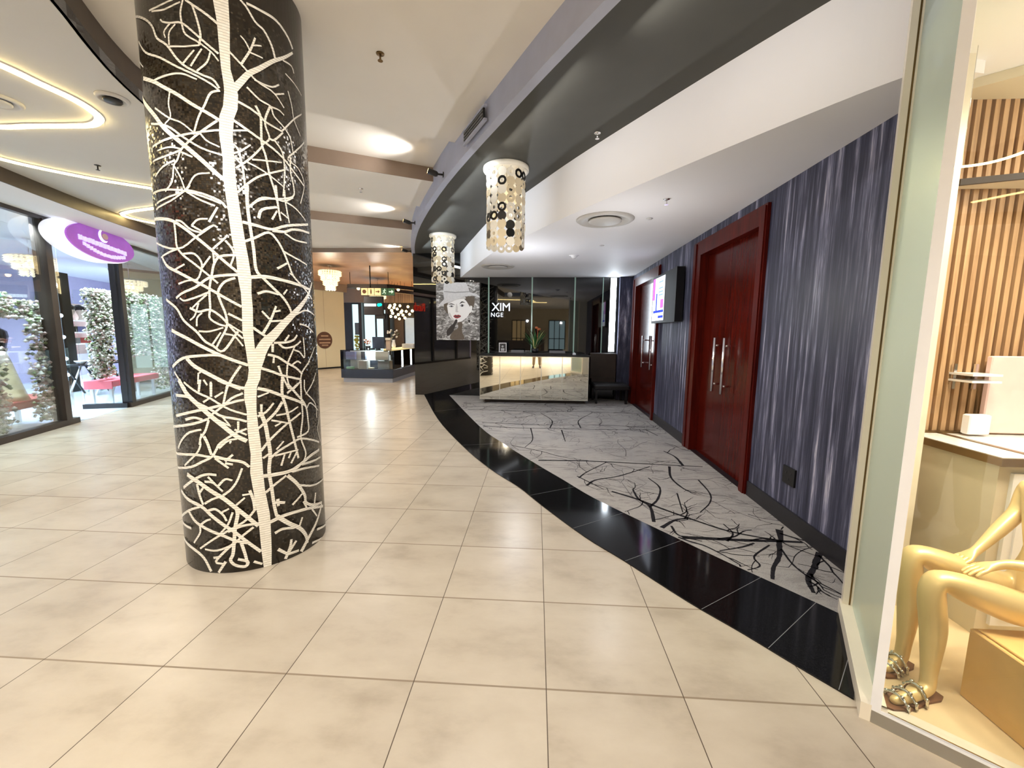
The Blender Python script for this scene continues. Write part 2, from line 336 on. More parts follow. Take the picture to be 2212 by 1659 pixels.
class MB:
    def __init__(s): s.v = []; s.f = []; s.m = []; s.sm = []
    def add(s, vs, fs, mi=0, smooth=False):
        b = len(s.v); s.v += [tuple(p) for p in vs]
        for f in fs: s.f.append([b+i for i in f]); s.m.append(mi); s.sm.append(smooth)
        return s
    def hexa(s, p, mi=0):      # p: 4 bottom, 4 top, counter-clockwise
        return s.add(p, [(3, 2, 1, 0), (4, 5, 6, 7), (0, 1, 5, 4), (1, 2, 6, 5), (2, 3, 7, 6), (3, 0, 4, 7)], mi)
    def box(s, x0, y0, z0, x1, y1, z1, mi=0):
        return s.hexa([(x0, y0, z0), (x1, y0, z0), (x1, y1, z0), (x0, y1, z0), (x0, y0, z1), (x1, y0, z1), (x1, y1, z1), (x0, y1, z1)], mi)
    def bbox(s, x0, y0, z0, x1, y1, z1, b=0.006, mi=0):   # box with chamfered vertical edges and top/bottom rims
        def ring(i, z): 
            a, c, d, e = x0+i, y0+i, x1-i, y1-i; k = b
            return [(a+k, c, z), (d-k, c, z), (d, c+k, z), (d, e-k, z), (d-k, e, z), (a+k, e, z), (a, e-k, z), (a, c+k, z)]
        v = ring(b, z0) + ring(0, z0+b) + ring(0, z1-b) + ring(b, z1); n = 8
        f = [tuple(range(n-1, -1, -1)), tuple(range(3*n, 4*n))]
        for r in range(3):
            for i in range(n): f.append((r*n+i, r*n+(i+1) % n, (r+1)*n+(i+1) % n, (r+1)*n+i))
        return s.add(v, f, mi)
    def prism(s, poly, z0, z1, mi=0):
        n = len(poly)
        v = [(x, y, z0) for x, y in poly] + [(x, y, z1) for x, y in poly]
        f = [tuple(range(n-1, -1, -1)), tuple(range(n, 2*n))] + [(i, (i+1) % n, n+(i+1) % n, n+i) for i in range(n)]
        return s.add(v, f, mi)
    def ribbon_wall(s, pts, z0, z1, th, mi=0):     # vertical wall along a plan curve, thickness to its left
        n = len(pts); L = offset(pts, th)
        for i in range(n-1):
            a, b, c, d = pts[i], pts[i+1], L[i+1], L[i]
            s.hexa([(a[0], a[1], z0), (b[0], b[1], z0), (c[0], c[1], z0), (d[0], d[1], z0), (a[0], a[1], z1), (b[0], b[1], z1), (c[0], c[1], z1), (d[0], d[1], z1)], mi)
        return s
    def strip2(s, P, Q, z0, z1, mi=0):             # slab between two plan curves of equal length
        n = len(P)
        for i in range(n-1):
            a, b, c, d = P[i], P[i+1], Q[i+1], Q[i]
            s.hexa([(a[0], a[1], z0), (b[0], b[1], z0), (c[0], c[1], z0), (d[0], d[1], z0), (a[0], a[1], z1), (b[0], b[1], z1), (c[0], c[1], z1), (d[0], d[1], z1)], mi)
        return s
    def lathe(s, prof, c=(0, 0, 0), n=24, mi=0, smooth=True, sx=1, sy=1):
        v = []; f = []
        for r, z in prof:
            for k in range(n):
                a = 2*PI*k/n; v.append((c[0]+r*math.cos(a)*sx, c[1]+r*math.sin(a)*sy, c[2]+z))
        m = len(prof)
        for j in range(m-1):
            for k in range(n): f.append((j*n+k, j*n+(k+1) % n, (j+1)*n+(k+1) % n, (j+1)*n+k))
        if prof[0][0] > 1e-5: f.append(tuple(range(n-1, -1, -1)))
        if prof[-1][0] > 1e-5: f.append(tuple(range((m-1)*n, m*n)))
        return s.add(v, f, mi, smooth)
    def tube(s, pts, r, n=8, mi=0, smooth=True):
        P = [Vector(p) for p in pts]; rr = r if isinstance(r, (list, tuple)) else [r]*len(P)
        v = []; f = []
        t0 = (P[1]-P[0]).normalized()
        ref = Vector((0, 0, 1)) if abs(t0.z) < 0.9 else Vector((1, 0, 0))
        for i, p in enumerate(P):
            t = (P[min(i+1, len(P)-1)]-P[max(i-1, 0)])
            t = t.normalized() if t.length > 1e-9 else t0
            a = (ref - t*ref.dot(t))
            a = a.normalized() if a.length > 1e-6 else Vector((1, 0, 0))
            b = t.cross(a); ref = a
            for k in range(n):
                q = 2*PI*k/n; d = a*math.cos(q)*rr[i]+b*math.sin(q)*rr[i]; v.append(p+d)
        for j in range(len(P)-1):
            for k in range(n): f.append((j*n+k, j*n+(k+1) % n, (j+1)*n+(k+1) % n, (j+1)*n+k))
        f.append(tuple(range(n-1, -1, -1))); f.append(tuple(range((len(P)-1)*n, len(P)*n)))
        return s.add(v, f, mi, smooth)
    def ball(s, c, r, mi=0, n=12, sz=1.0):
        h = n//2
        prof = [(r*math.sin(PI*i/h), -r*math.cos(PI*i/h)*sz) for i in range(h+1)]
        prof[0] = (1e-6, -r*sz); prof[-1] = (1e-6, r*sz)
        return s.lathe(prof, c, n, mi)
    def octa(s, c, r, mi=0):
        x, y, z = c
        return s.add([(x+r, y, z), (x-r, y, z), (x, y+r, z), (x, y-r, z), (x, y, z+r*.8), (x, y, z-r*.8)],
                     [(0, 2, 4), (2, 1, 4), (1, 3, 4), (3, 0, 4), (2, 0, 5), (1, 2, 5), (3, 1, 5), (0, 3, 5)], mi, True)
    def disc(s, c, nrm, r, ri=0.0, th=0.006, n=16, mi=0):   # flat disc or ring with thickness, facing nrm
        N = Vector(nrm).normalized(); a = N.cross(Vector((0, 0, 1)))
        a = a.normalized() if a.length > 1e-4 else Vector((1, 0, 0)); b = N.cross(a); c = Vector(c)
        def rg(rad, d): return [c + a*math.cos(2*PI*k/n)*rad + b*math.sin(2*PI*k/n)*rad + N*d for k in range(n)]
        if ri <= 0:
            v = rg(r, -th/2) + rg(r, th/2); f = [tuple(range(n-1, -1, -1)), tuple(range(n, 2*n))]
            f += [(i, (i+1) % n, n+(i+1) % n, n+i) for i in range(n)]
        else:
            v = rg(r, -th/2) + rg(r, th/2) + rg(ri, th/2) + rg(ri, -th/2); f = []
            for q in range(4):
                for i in range(n): f.append((q*n+i, q*n+(i+1) % n, ((q+1) % 4)*n+(i+1) % n, ((q+1) % 4)*n+i))
        return s.add(v, f, mi)
    def flat(s, pts, mi=0):
        return s.add(pts, [tuple(range(len(pts)))], mi)
    def build(s, name, mats, parent=None, label=None, mods=None):
        mats = mats if isinstance(mats, (list, tuple)) else [mats]
        if parent is not None: org = wloc(parent)
        else:
            xs, ys, zs = zip(*s.v); org = Vector(((min(xs)+max(xs))/2, (min(ys)+max(ys))/2, min(zs)))
        me = bpy.data.meshes.new(name)
        me.from_pydata([(p[0]-org.x, p[1]-org.y, p[2]-org.z) for p in s.v], [], s.f)
        for m in mats: me.materials.append(m)
        me.polygons.foreach_set('material_index', s.m); me.polygons.foreach_set('use_smooth', s.sm)
        me.update(); me.validate()
        o = bpy.data.objects.new(name, me); COL.objects.link(o)
        if parent is not None: o.parent = parent
        else: o.location = org
        if label: o['label'] = label
        return o
def offset(pts, d):
    out = []
    for i, p in enumerate(pts):
        a = pts[max(i-1, 0)]; b = pts[min(i+1, len(pts)-1)]
        tx, ty = b[0]-a[0], b[1]-a[1]; l = math.hypot(tx, ty) or 1
        out.append((p[0]-ty/l*d, p[1]+tx/l*d))
    return out
def smooth_curve(pts, n=6):      # Catmull-Rom through 2-D or 3-D points
    P = [Vector(p if len(p) == 3 else (p[0], p[1], 0)) for p in pts]; P = [P[0]*2-P[1]] + P + [P[-1]*2-P[-2]]
    out = []
    for i in range(1, len(P)-2):
        a, b, c, d = P[i-1:i+3]
        for k in range(n):
            t = k/n
            out.append(0.5*((2*b)+(c-a)*t+(2*a-5*b+4*c-d)*t*t+(3*b-a-3*c+d)*t**3))
    out.append(P[-2])
    return [tuple(v) if len(pts[0]) == 3 else (v.x, v.y) for v in out]
def struct(name, mb, mats, kind='structure', parent=None):
    o = mb.build(name, mats, parent)
    if parent is None: o['kind'] = kind
    return o
def text(name, body, size, mat, parent=None, loc=(0, 0, 0), ex=(1, 0, 0), ey=(0, 0, 1), depth=0.004, space=1.0, sx=1.0):
    cu = bpy.data.curves.new(name, 'FONT'); cu.body = body; cu.size = size; cu.extrude = depth; cu.space_character = space
    cu.align_x = 'CENTER'; cu.align_y = 'CENTER'; cu.materials.append(mat)
    tmp = bpy.data.objects.new('tmp', cu); COL.objects.link(tmp)
    dg = bpy.context.evaluated_depsgraph_get()
    me = bpy.data.meshes.new_from_object(tmp.evaluated_get(dg)); me.name = name
    bpy.data.objects.remove(tmp, do_unlink=True)
    if not me.materials: me.materials.append(mat)
    o = bpy.data.objects.new(name, me); COL.objects.link(o)
    X = Vector(ex).normalized(); Y = Vector(ey).normalized(); Z = X.cross(Y)
    org = wloc(parent) if parent is not None else Vector((0, 0, 0))
    Lc = Vector(loc)-org
    mw = Matrix(((X.x*sx, Y.x, Z.x, Lc.x), (X.y*sx, Y.y, Z.y, Lc.y), (X.z*sx, Y.z, Z.z, Lc.z), (0, 0, 0, 1)))
    if parent is not None: o.parent = parent
    o.matrix_local = mw
    return o

LAMPW = 1.5
SPOTW = 42
CHANW = 30

# traced patterns: column trunk (angle mrad left, right, height mm), twigs (widths mm, then angle mrad / height mm), carpet branches (width, then x, y in mm)
TRUNK = [[-118,46,3425],[-90,43,3300],[-87,26,3171],[-81,19,3068],[-66,62,2980],[-65,84,2942],[-89,67,2860],[-136,19,2801],[-153,-6,2705],[-133,-6,2571],[-146,-5,2467],[-138,-1,2428],[-124,14,2324],[-110,33,2220],[-96,51,2114],[-64,77,2007],[-60,96,1897],[-37,84,1802],[-38,88,1712],[-52,75,1561],[-28,81,1462],[-20,202,1407],[-8,139,1329],[-30,122,1267],[-77,77,1219],[-85,60,1148],[-66,51,1069],[-73,60,949],[-67,73,868],[-55,79,786],[-77,80,663],[-54,89,537],[-41,110,451],[-21,131,364],[-14,132,295],[-10,128,192],[-4,123,105],[8,108,8]]
TWIGS = [[37,13,32,2961,135,3027,225,3083,349,3134,540,3219,725,3287,913,3366],[14,11,579,3242,534,3307,441,3365,336,3386,242,3442,176,3465],[17,14,918,3389,818,3433,630,3470,423,3467,244,3462],[14,12,-70,3289,-194,3326,-321,3357,-411,3381],[12,9,-297,3159,-275,3218,-303,3297,-346,3367],[12,9,-97,3136,-216,3173,-342,3219,-474,3262,-609,3260,-707,3268,-740,3282],[10,8,-474,3262,-478,3317,-439,3380],[10,8,-474,3262,-440,3207,-295,3172,-169,3134,-102,3097],[13,11,-1442,3396,-1056,3318,-887,3261,-820,3193,-681,3149,-565,3079,-454,3037,-293,3007,-175,2992,-115,2953],[12,10,-1280,3233,-1065,3142,-805,3092,-573,3038,-348,2997,-192,2964,-117,2939],[12,9,-937,2980,-751,2993,-533,3003,-351,2978],[21,17,-1217,3026,-926,2972,-783,2937,-600,2894,-428,2845,-267,2808,-132,2777],[12,10,-110,2940,-212,2917,-289,2846,-368,2776,-439,2682],[10,8,-697,2908,-729,2845,-716,2779,-811,2743],[10,8,-969,2839,-745,2774,-580,2745,-437,2695],[27,22,-1441,2959,-1035,2819,-836,2725,-569,2626,-361,2545,-205,2478,-114,2447],[12,10,-1092,2764,-774,2729,-562,2666,-351,2612,-136,2588],[13,11,-1112,2638,-832,2658,-608,2676,-394,2696,-145,2725],[13,11,-165,2773,-279,2729,-457,2661,-606,2600,-667,2547,-727,2515,-775,2428,-907,2378],[10,8,-606,2603,-761,2616,-992,2608],[12,10,-607,2597,-833,2572,-1152,2560],[12,10,-609,2587,-473,2561],[12,10,-703,2544,-916,2515,-1112,2473],[10,8,-727,2515,-651,2453,-598,2378],[12,10,-1270,2389,-904,2388,-615,2375,-390,2347,-186,2315],[11,9,-1144,2323,-825,2348,-598,2378,-460,2461,-287,2481],[10,8,-360,2691,-289,2655,-158,2631],[11,9,18,3165,146,3115,267,3070,369,3050,533,3035,679,2981],[12,10,146,3122,256,3216,324,3297],[9,7,255,3209,204,3251,152,3273],[9,7,289,3249,397,3270],[9,7,254,3202,404,3204],[11,9,280,3059,401,3056,519,3068,616,3103],[10,8,550,3032,692,3067],[14,11,78,2905,201,2890,316,2867,406,2841,617,2830],[10,8,617,2830,865,2954,1086,3033],[11,9,187,3002,327,2959,469,2945,514,2897,662,2860,765,2814,802,2738],[14,12,277,2916,330,2863,328,2786,326,2701,365,2643,401,2540,457,2452,491,2376],[13,10,470,2952,393,2867,387,2817,428,2753,326,2701],[13,10,428,2753,496,2757,636,2826],[15,12,11,2795,144,2765,299,2732,488,2698,634,2663,832,2605,1052,2560],[11,9,-10,2736,185,2761],[12,10,4,2529,136,2584,243,2640,324,2690],[12,10,-12,2664,45,2636,66,2584,85,2516,94,2419,105,2336],[11,9,-13,2610,72,2632,190,2682],[11,9,-14,2596,129,2528],[13,10,1,2390,119,2450,257,2507,419,2550,625,2599],[10,8,135,2577,338,2546,590,2493],[12,9,496,2757,600,2710,630,2641,616,2534,582,2431],[12,9,747,2698,733,2604,779,2520,757,2455,504,2406,288,2389,163,2341],[10,8,1133,2862,829,2742,698,2674,897,2654,1056,2577,916,2430],[10,8,469,2945,595,2949,672,2936],[8,7,733,3196,907,3181,1121,3157],[8,7,764,3102,825,3028,864,2946,1008,2877],[10,8,-494,3055,-355,3130],[10,8,-410,3045,-273,3143],[10,8,-344,3023,-229,3077,-181,3139],[10,8,194,2599,378,2616,590,2638],[10,8,-910,3338,-743,3350,-556,3377],[10,8,-867,3331,-677,3329,-470,3367],[9,7,-609,3260,-701,3219,-690,3187],[9,7,-648,3148,-635,3211,-548,3254],[10,8,-649,3142,-465,3144,-297,3159],[10,8,700,3266,868,3274,919,3243],[9,7,-1439,3166,-1179,3080],[14,11,-134,2294,-198,2329,-388,2362,-582,2380],[11,9,-257,2299,-422,2327,-584,2369],[11,9,-1186,2291,-831,2322,-599,2376,-529,2407],[19,15,-1340,2245,-903,2220,-705,2181,-516,2118,-348,2051,-215,1991,-57,1924],[12,10,-774,2213,-683,2202,-572,2160,-436,2140],[12,10,-435,2147,-300,2186,-246,2177],[12,10,-553,2181,-469,2216,-352,2222],[14,11,-340,2205,-230,2293],[12,10,-553,2181,-421,2148],[14,11,-798,2196,-792,2134,-788,2063,-703,2013,-558,1963,-399,1901,-290,1853],[12,10,-1352,2107,-791,2049,-500,2119,-286,2190],[12,10,-791,2049,-1017,2026,-1173,2010],[19,15,-1129,2008,-1011,1954,-802,1914,-575,1864,-382,1815,-217,1767,-40,1718],[12,10,-701,2020,-548,2020,-464,1964,-506,1893,-549,1871],[12,10,-863,1929,-695,1960],[12,10,-485,1929,-354,2009],[11,9,-818,1846,-678,1864,-525,1871],[12,10,-319,2052,-185,2113,-140,2140],[11,9,-185,2113,-241,2111],[12,10,-172,2106,-108,2066,-86,2024,-136,1958],[14,11,-58,2025,-240,2012,-317,1967,-355,1902,-397,1815,-405,1706,-421,1647,-323,1611,-225,1597],[11,9,-320,2045,-317,1967],[16,13,-59,1909,-227,1901,-402,1880,-565,1828,-768,1792,-883,1763],[14,11,-89,1890,-218,1861,-297,1802,-276,1744,-229,1671,-225,1597,-306,1522,-373,1463],[12,10,-399,1800,-558,1770,-738,1748,-816,1763],[11,9,-431,1786,-547,1741,-637,1705],[11,9,-548,1734,-610,1661,-686,1631],[14,11,-672,1705,-557,1683,-414,1695,-302,1663,-222,1619,-143,1568,-49,1523],[14,12,-200,1675,-105,1650,-22,1629],[11,9,-576,1566,-434,1566,-268,1589],[11,9,-596,1595,-579,1647,-510,1676],[16,13,-1122,1759,-898,1705,-783,1631,-610,1566,-505,1507,-401,1477,-287,1448,-101,1568],[22,18,-1051,1571,-785,1528,-590,1484,-378,1433,-166,1387,-12,1358],[18,14,-1124,1342,-858,1400,-602,1417,-350,1421,-166,1387],[25,21,-792,1401,-684,1356,-489,1305,-285,1250,-116,1210],[14,12,-98,1355,-176,1303,-289,1220],[11,9,-415,1485,-301,1560],[11,9,-259,1552,-147,1538,-55,1477],[11,9,-208,1612,-31,1553],[11,9,-620,1312,-566,1327],[11,9,-629,1312,-650,1243],[14,12,-1079,1312,-945,1253,-858,1210],[13,10,-472,1259,-471,1214],[13,11,117,2316,255,2372,451,2401,598,2404,756,2448],[18,14,227,2261,279,2317,479,2353],[13,11,400,2270,476,2330],[15,12,479,2486,487,2413,504,2333,523,2275],[10,8,530,2328,645,2303],[12,9,607,2474,616,2392,662,2274],[10,8,598,2404,795,2383,1038,2333],[18,15,36,2224,206,2215,393,2209,618,2254,1128,2318],[17,14,392,2202,572,2211,749,2244,1167,2264],[15,12,36,2109,168,2140,341,2186,453,2147,536,2085,605,2012,680,1937,848,1881,1137,1800],[18,15,119,2444,105,2336,119,2216,145,2072,160,1948,244,1899,365,1843,498,1786,587,1725,622,1677],[22,18,89,1900,261,1911,476,1902,768,1885,1055,1866],[16,13,157,1802,266,1820,429,1807],[12,10,501,1810,563,1844],[12,10,536,2085,721,2060,1010,2032],[12,10,571,2203,762,2175,1045,2185],[15,12,431,1970,585,2014],[10,8,680,1937,618,1953],[17,13,196,1558,291,1632,385,1731],[13,11,285,1648,197,1696],[13,11,364,1696,443,1705],[13,11,291,1632,499,1643],[16,13,74,1592,188,1550,278,1523],[70,16,111,1407,212,1492,330,1546,477,1618,645,1686,827,1756,1004,1830,1177,1923],[15,13,324,1495,499,1498,622,1513,693,1546],[14,11,482,1506,554,1546],[14,11,391,1490,476,1461,638,1472,760,1504],[17,14,307,1491,300,1436],[16,13,235,1421,363,1403,501,1359,640,1322,752,1275],[13,11,300,1364,313,1404],[12,10,501,1359,567,1415,638,1472],[12,10,558,1341,668,1367,738,1352],[12,10,818,1529,824,1392,724,1429,613,1447],[17,14,140,1336,286,1308,418,1280,698,1243],[14,11,365,1346,417,1272,499,1186],[14,11,408,1272,407,1191],[12,10,500,1351,481,1269,518,1185],[13,10,945,1363,754,1292,695,1226,578,1182],[11,9,1148,1456,910,1355],[11,9,753,1621,923,1606,1123,1563],[11,9,666,1678,910,1716,1234,1688],[11,9,1150,1266,908,1163],[24,19,-376,1271,-276,1247,-149,1222,-78,1213],[32,26,-980,1265,-850,1184,-680,1117,-519,1049,-371,985,-230,919,-89,873],[14,12,-879,1252,-757,1216,-649,1187,-502,1157,-368,1114,-240,1077,-69,1044],[17,14,-616,1271,-648,1194],[17,14,-472,1249,-485,1165],[13,10,-565,1271,-521,1237],[18,14,-1095,1164,-832,1161,-679,1125,-512,1088,-378,1044,-188,1020,-74,1000],[18,14,-1154,1027,-810,1064,-545,1091,-308,1117,-174,1134,-87,1139],[14,12,-215,1270,-280,1217,-338,1117],[14,12,-96,1182,-230,1154,-355,1102,-502,1049,-557,1018],[13,10,-438,1161,-327,1194],[13,10,-597,1130,-502,1157],[18,15,-1443,938,-925,978,-702,1001,-555,1025],[18,14,-915,1014,-755,1031,-625,1021],[15,12,-540,1018,-602,947,-683,899,-692,851,-783,793,-1032,708],[16,13,-1188,811,-1042,877,-862,933,-654,958],[21,17,-625,916,-581,869,-541,797],[13,10,-659,931,-710,859],[18,15,-1393,763,-826,792,-561,782],[16,13,-1316,670,-893,708,-692,748,-544,782,-471,829,-418,868,-229,927,-80,953],[15,12,-438,837,-324,882,-204,894],[20,16,-510,786,-340,763,-164,740,-80,702],[16,13,-496,774,-333,707],[16,13,-374,740,-277,729],[16,13,-372,752,-269,793],[13,11,-176,1004,-183,949],[13,11,-226,954,-85,913],[11,9,-280,881,-297,865],[11,9,-363,1040,-281,984],[11,9,-442,1025,-267,975],[18,15,-1125,552,-917,609,-729,655,-614,669,-495,665],[25,20,-1238,523,-1040,485,-768,453,-607,392,-463,334,-342,288,-212,221,-12,115],[30,24,-988,654,-758,609,-580,556,-422,506,-291,444,-163,377,-22,296],[20,16,-802,599,-774,527,-726,463],[16,13,-771,543,-704,578],[15,12,-435,527,-320,568,-238,622,-169,700],[15,12,-491,589,-388,635,-298,624],[15,12,-617,653,-521,605],[15,12,-677,620,-554,613,-431,555],[15,12,-704,472,-570,507,-436,523],[17,14,-1357,328,-999,413,-790,448],[22,18,-1033,402,-906,346,-754,313,-606,284,-473,259,-320,220,-170,192],[17,13,-655,428,-547,438,-453,400,-411,357],[13,11,-467,416,-368,439],[15,12,-794,328,-706,357,-628,371],[15,12,-818,318,-829,267,-974,188],[24,19,-1358,170,-987,144,-797,100,-690,11],[21,17,-1344,286,-1006,286],[22,18,-276,443,-267,393,-308,311,-336,212,-363,129,-400,88,-341,51,-220,34,-186,65,-305,91],[18,15,-98,547,-62,478,-54,410],[13,11,-191,521,-101,523],[13,11,-274,459,-163,502],[15,12,-39,417,-182,345,-404,290,-615,234,-852,160],[17,14,-5,312,-216,314,-405,282],[15,12,-83,294,-224,247,-354,196,-573,158,-763,161],[13,11,-326,412,-399,332,-522,268],[20,16,-246,198,-210,119,-188,48],[17,14,-337,204,-455,157,-603,82,-501,65],[15,12,-635,107,-528,116],[18,15,-466,81,-579,5],[17,14,-110,57,-6,27],[21,17,82,1208,218,1187,395,1146,645,1093,788,1052],[12,9,76,1153,216,1175],[19,16,408,1253,396,1155,440,1069,475,974,529,849,593,694],[19,15,391,1105,298,1045,164,988,52,946],[15,12,61,1026,171,1052,272,1104],[15,12,115,1104,110,1056],[24,19,95,1056,146,973,167,881,186,772,157,658,176,538,194,416,218,335],[16,13,73,798,180,856,316,911,464,958,680,1008],[15,12,90,747,203,779],[16,13,182,739,301,778,484,811,655,827,895,791,1151,742],[12,10,269,790,377,838],[12,10,227,992,464,954],[12,10,271,948,357,966],[12,10,295,1020,472,1025,640,1055],[14,11,248,750,440,755,600,754],[14,11,323,674,385,753],[14,11,435,713,477,751],[14,12,468,674,578,748],[14,12,712,1239,706,1111,712,980,656,836,737,711,631,644,461,614],[16,13,478,1225,629,1141,788,1052,827,943,814,863,590,843],[14,11,470,1159,662,1216],[25,20,76,628,250,623,462,623,679,656,877,683,1134,687],[17,13,480,612,721,605,1099,568],[17,14,653,641,1180,623],[17,14,94,513,226,557,385,598],[24,19,403,596,549,514,670,413,687,355,846,307,1134,271],[15,12,590,499,870,453,1284,432],[16,13,452,378,625,430],[17,14,879,310,927,386],[17,13,641,372,705,306],[24,19,126,304,301,322,545,317,784,295,1191,230],[29,23,218,335,382,256,551,188,654,111,670,51],[16,13,530,192,604,260],[19,16,180,218,290,231,471,208],[27,22,551,13,700,83,924,167,1131,261],[15,12,811,281,930,204],[21,17,301,11,381,85,405,135],[20,16,359,53,480,111],[20,16,339,39,511,31],[21,17,208,99,339,39],[21,17,212,431,346,412],[21,17,247,452,250,400],[17,14,773,28,1061,-1],[18,14,912,102,1327,51],[11,9,789,1235,802,1148,1066,1040,1090,936],[11,9,1063,1222,800,1130],[11,9,812,1033,910,1061,1164,985],[10,8,1220,933,1116,831,1316,693]]
CARP = [[31,-883,6790,-388,6699,250,6709,883,6718,1518,6756,1992,6777],[34,51,4971,670,4997,1133,4963,1586,4929,2158,4887],[18,-323,5622,79,5375,347,5142,672,5012],[30,779,4021,985,3846,1160,3643,1335,3462,1541,3269,1734,3173,1898,3125],[47,1108,3115,1326,3111,1613,3103,1889,3110,2113,3104],[33,1889,3110,1760,2881,1635,2726,1529,2545],[51,1999,3305,1904,3111],[40,2088,2958,1912,2747,1786,2605,1730,2462],[15,1837,2992,1796,2785,1812,2628,1886,2473,1900,2383],[30,1014,3364,1066,3677,1003,3847,1004,4091],[24,1066,3677,1189,3863,1296,4169,1253,4448],[32,1048,3263,1206,3415,1351,3463],[19,1138,3304,1146,3142,1293,3063],[19,1679,3064,1563,2999,1365,2929],[15,1782,3044,1579,2867,1555,2743,1407,2674],[26,547,4158,671,4338,946,4483,1382,4853],[21,490,4382,597,4579,876,4954],[17,475,4441,614,4219,710,4066],[31,1790,4926,1813,5277,1743,5531],[26,1614,4874,1508,4470,1537,4137,1617,4042],[17,1785,4435,1752,4053,1654,3811,1480,3588],[23,2189,4855,2008,4339],[16,1424,4026,1325,3576],[21,251,6737,305,7348,103,8047],[21,765,6789,794,7400,1138,8161],[17,-69,6704,-30,5964,-132,5542],[18,435,6619,448,5902],[20,-1515,8499,-511,8730,730,8803,1967,8853],[23,1831,6760,1911,6386],[23,2993,5070,2423,4374,2245,3774],[21,2113,3104,2088,2958],[16,1486,3078,1589,3208,1587,3374],[17,2552,3799,2224,3534,2015,3307]]
# ================================================================== THE SETTING
FO = smooth_curve([(4.6, -3.2), (3.3, -1.6), (2.4, -0.4), (1.6, 0.7), (0.9, 1.75), (0.34, 2.63), (-0.231, 3.6), (-1.233, 5.435), (-2.125, 7.387), (-2.733, 9.05), (-3.14, 10.455)], 5)
FI = smooth_curve([(1.90, 2.29), (1.656, 2.616), (1.085, 3.537), (0.387, 4.738), (-0.18, 5.837), (-0.64, 6.72), (-1.27, 8.42), (-1.868, 10.128)], 6)
EL = [(-1.75, -2.5), (-1.95, 0.0), (-2.35, 1.5), (-2.8, 2.45), (-3.03, 2.87), (-3.23, 3.3), (-3.5, 4.1), (-4.0, 5.5), (-4.6, 7.2), (-5.4, 9.2), (-5.8, 10.3)]
ELs = smooth_curve(EL, 4)
BL = smooth_curve([(-2.9, -5.0), (-3.7, -2.5), (-4.55, -0.2), (-5.5, 2.5), (-6.33, 4.76), (-6.85, 6.4), (-7.4, 8.5), (-7.9, 10.3), (-8.4, 13.0)], 4)
Z_MAIN, Z_LEFT, Z_SOFF, Z_LOW = 3.70, 3.45, 3.45, 2.88

# floor: one porcelain slab
mb = MB(); mb.box(-16, -13, -0.12, 9, 25, 0.0); struct('floor', mb, M['floor'])

# granite border and carpet edges
SO = smooth_curve([(-2.80, 10.12), (-1.775, 7.287), (-1.011, 5.558), (-0.515, 4.614), (-0.162, 4.078), (0.083, 3.618), (0.399, 3.073), (0.643, 2.737), (0.921, 2.329), (1.115, 2.087), (1.273, 1.874), (1.41, 1.70)], 4)
SI = smooth_curve([(-2.17, 10.14), (-0.952, 6.807), (-0.45, 5.72), (0.02, 4.83), (0.308, 4.32), (0.52, 3.93), (0.72, 3.63), (1.06, 3.17), (1.36, 2.77), (1.60, 2.47), (1.74, 2.29), (1.80, 2.20)], 4)
mb = MB(); mb.strip2(SO, SI, 0.0, 0.008)
for i in range(3, len(SO), 5):      # fine joints between the granite slabs
    a = SO[i]; j = min(range(len(SI)), key=lambda j: (SI[j][0]-a[0])**2+(SI[j][1]-a[1])**2); b = SI[j]
    l = math.hypot(b[0]-a[0], b[1]-a[1]); nx, ny = -(b[1]-a[1])/l*.0014, (b[0]-a[0])/l*.0014
    mb.flat([(a[0]-nx, a[1]-ny, .0083), (b[0]-nx, b[1]-ny, .0083), (b[0]+nx, b[1]+ny, .0083), (a[0]+nx, a[1]+ny, .0083)], 1)
struct('trim_1', mb, [M['granite'], M['grey']])

def xw(y): return 2.106 + (y-3.127)*0.01156
# carpet with its printed branches
mb = MB()
poly = list(SI) + [(xw(2.36)-0.001, 2.36), (xw(9.85)-0.02, 9.85), (-2.17, 10.14)]
mb.prism(poly[:-1], 0.0, 0.007)
def inside(x, y):
    if y < 2.25 or y > 9.9 or x > xw(y): return False
    for i in range(len(SI)-1):
        a, b = SI[i], SI[i+1]
        lo, hi = min(a[1], b[1]), max(a[1], b[1])
        if lo <= y <= hi:
            t = (y-a[1])/((b[1]-a[1]) or 1e-9); return x > a[0]+(b[0]-a[0])*t + 0.01
    return False
def carpet_strip(pts, w0, w1, mi):
    P = smooth_curve(pts, 4) if len(pts) > 2 else pts
    n = len(P)
    for i in range(n-1):
        if not (inside(*P[i]) and inside(*P[i+1])): continue
        wa = (w0+(w1-w0)*i/(n-1))/2*(0.8+0.4*R.random()); wb = (w0+(w1-w0)*(i+1)/(n-1))/2
        (ax, ay), (bx, by) = P[i], P[i+1]; l = math.hypot(bx-ax, by-ay) or 1e-6; nx, ny = -(by-ay)/l, (bx-ax)/l
        z = 0.0078 if mi == 1 else 0.0074
        mb.flat([(ax-nx*wa, ay-ny*wa, z), (bx-nx*wb, by-ny*wb, z), (bx+nx*wb, by+ny*wb, z), (ax+nx*wa, ay+ny*wa, z)], mi)
def twig(x, y, ang, ln, w, mi, depth):
    pts = [(x, y)]; a = ang; st = 5
    for k in range(st):
        a += R.uniform(-0.38, 0.38)
        x += math.cos(a)*ln/st; y += math.sin(a)*ln/st; pts.append((x, y))
        if depth > 0 and R.random() < 0.62:
            twig(x, y, a + R.choice((-1, 1))*R.uniform(0.5, 1.2), ln*R.uniform(0.35, 0.65), w*0.6, mi, depth-1)
    carpet_strip(pts, w, w*0.45, mi)
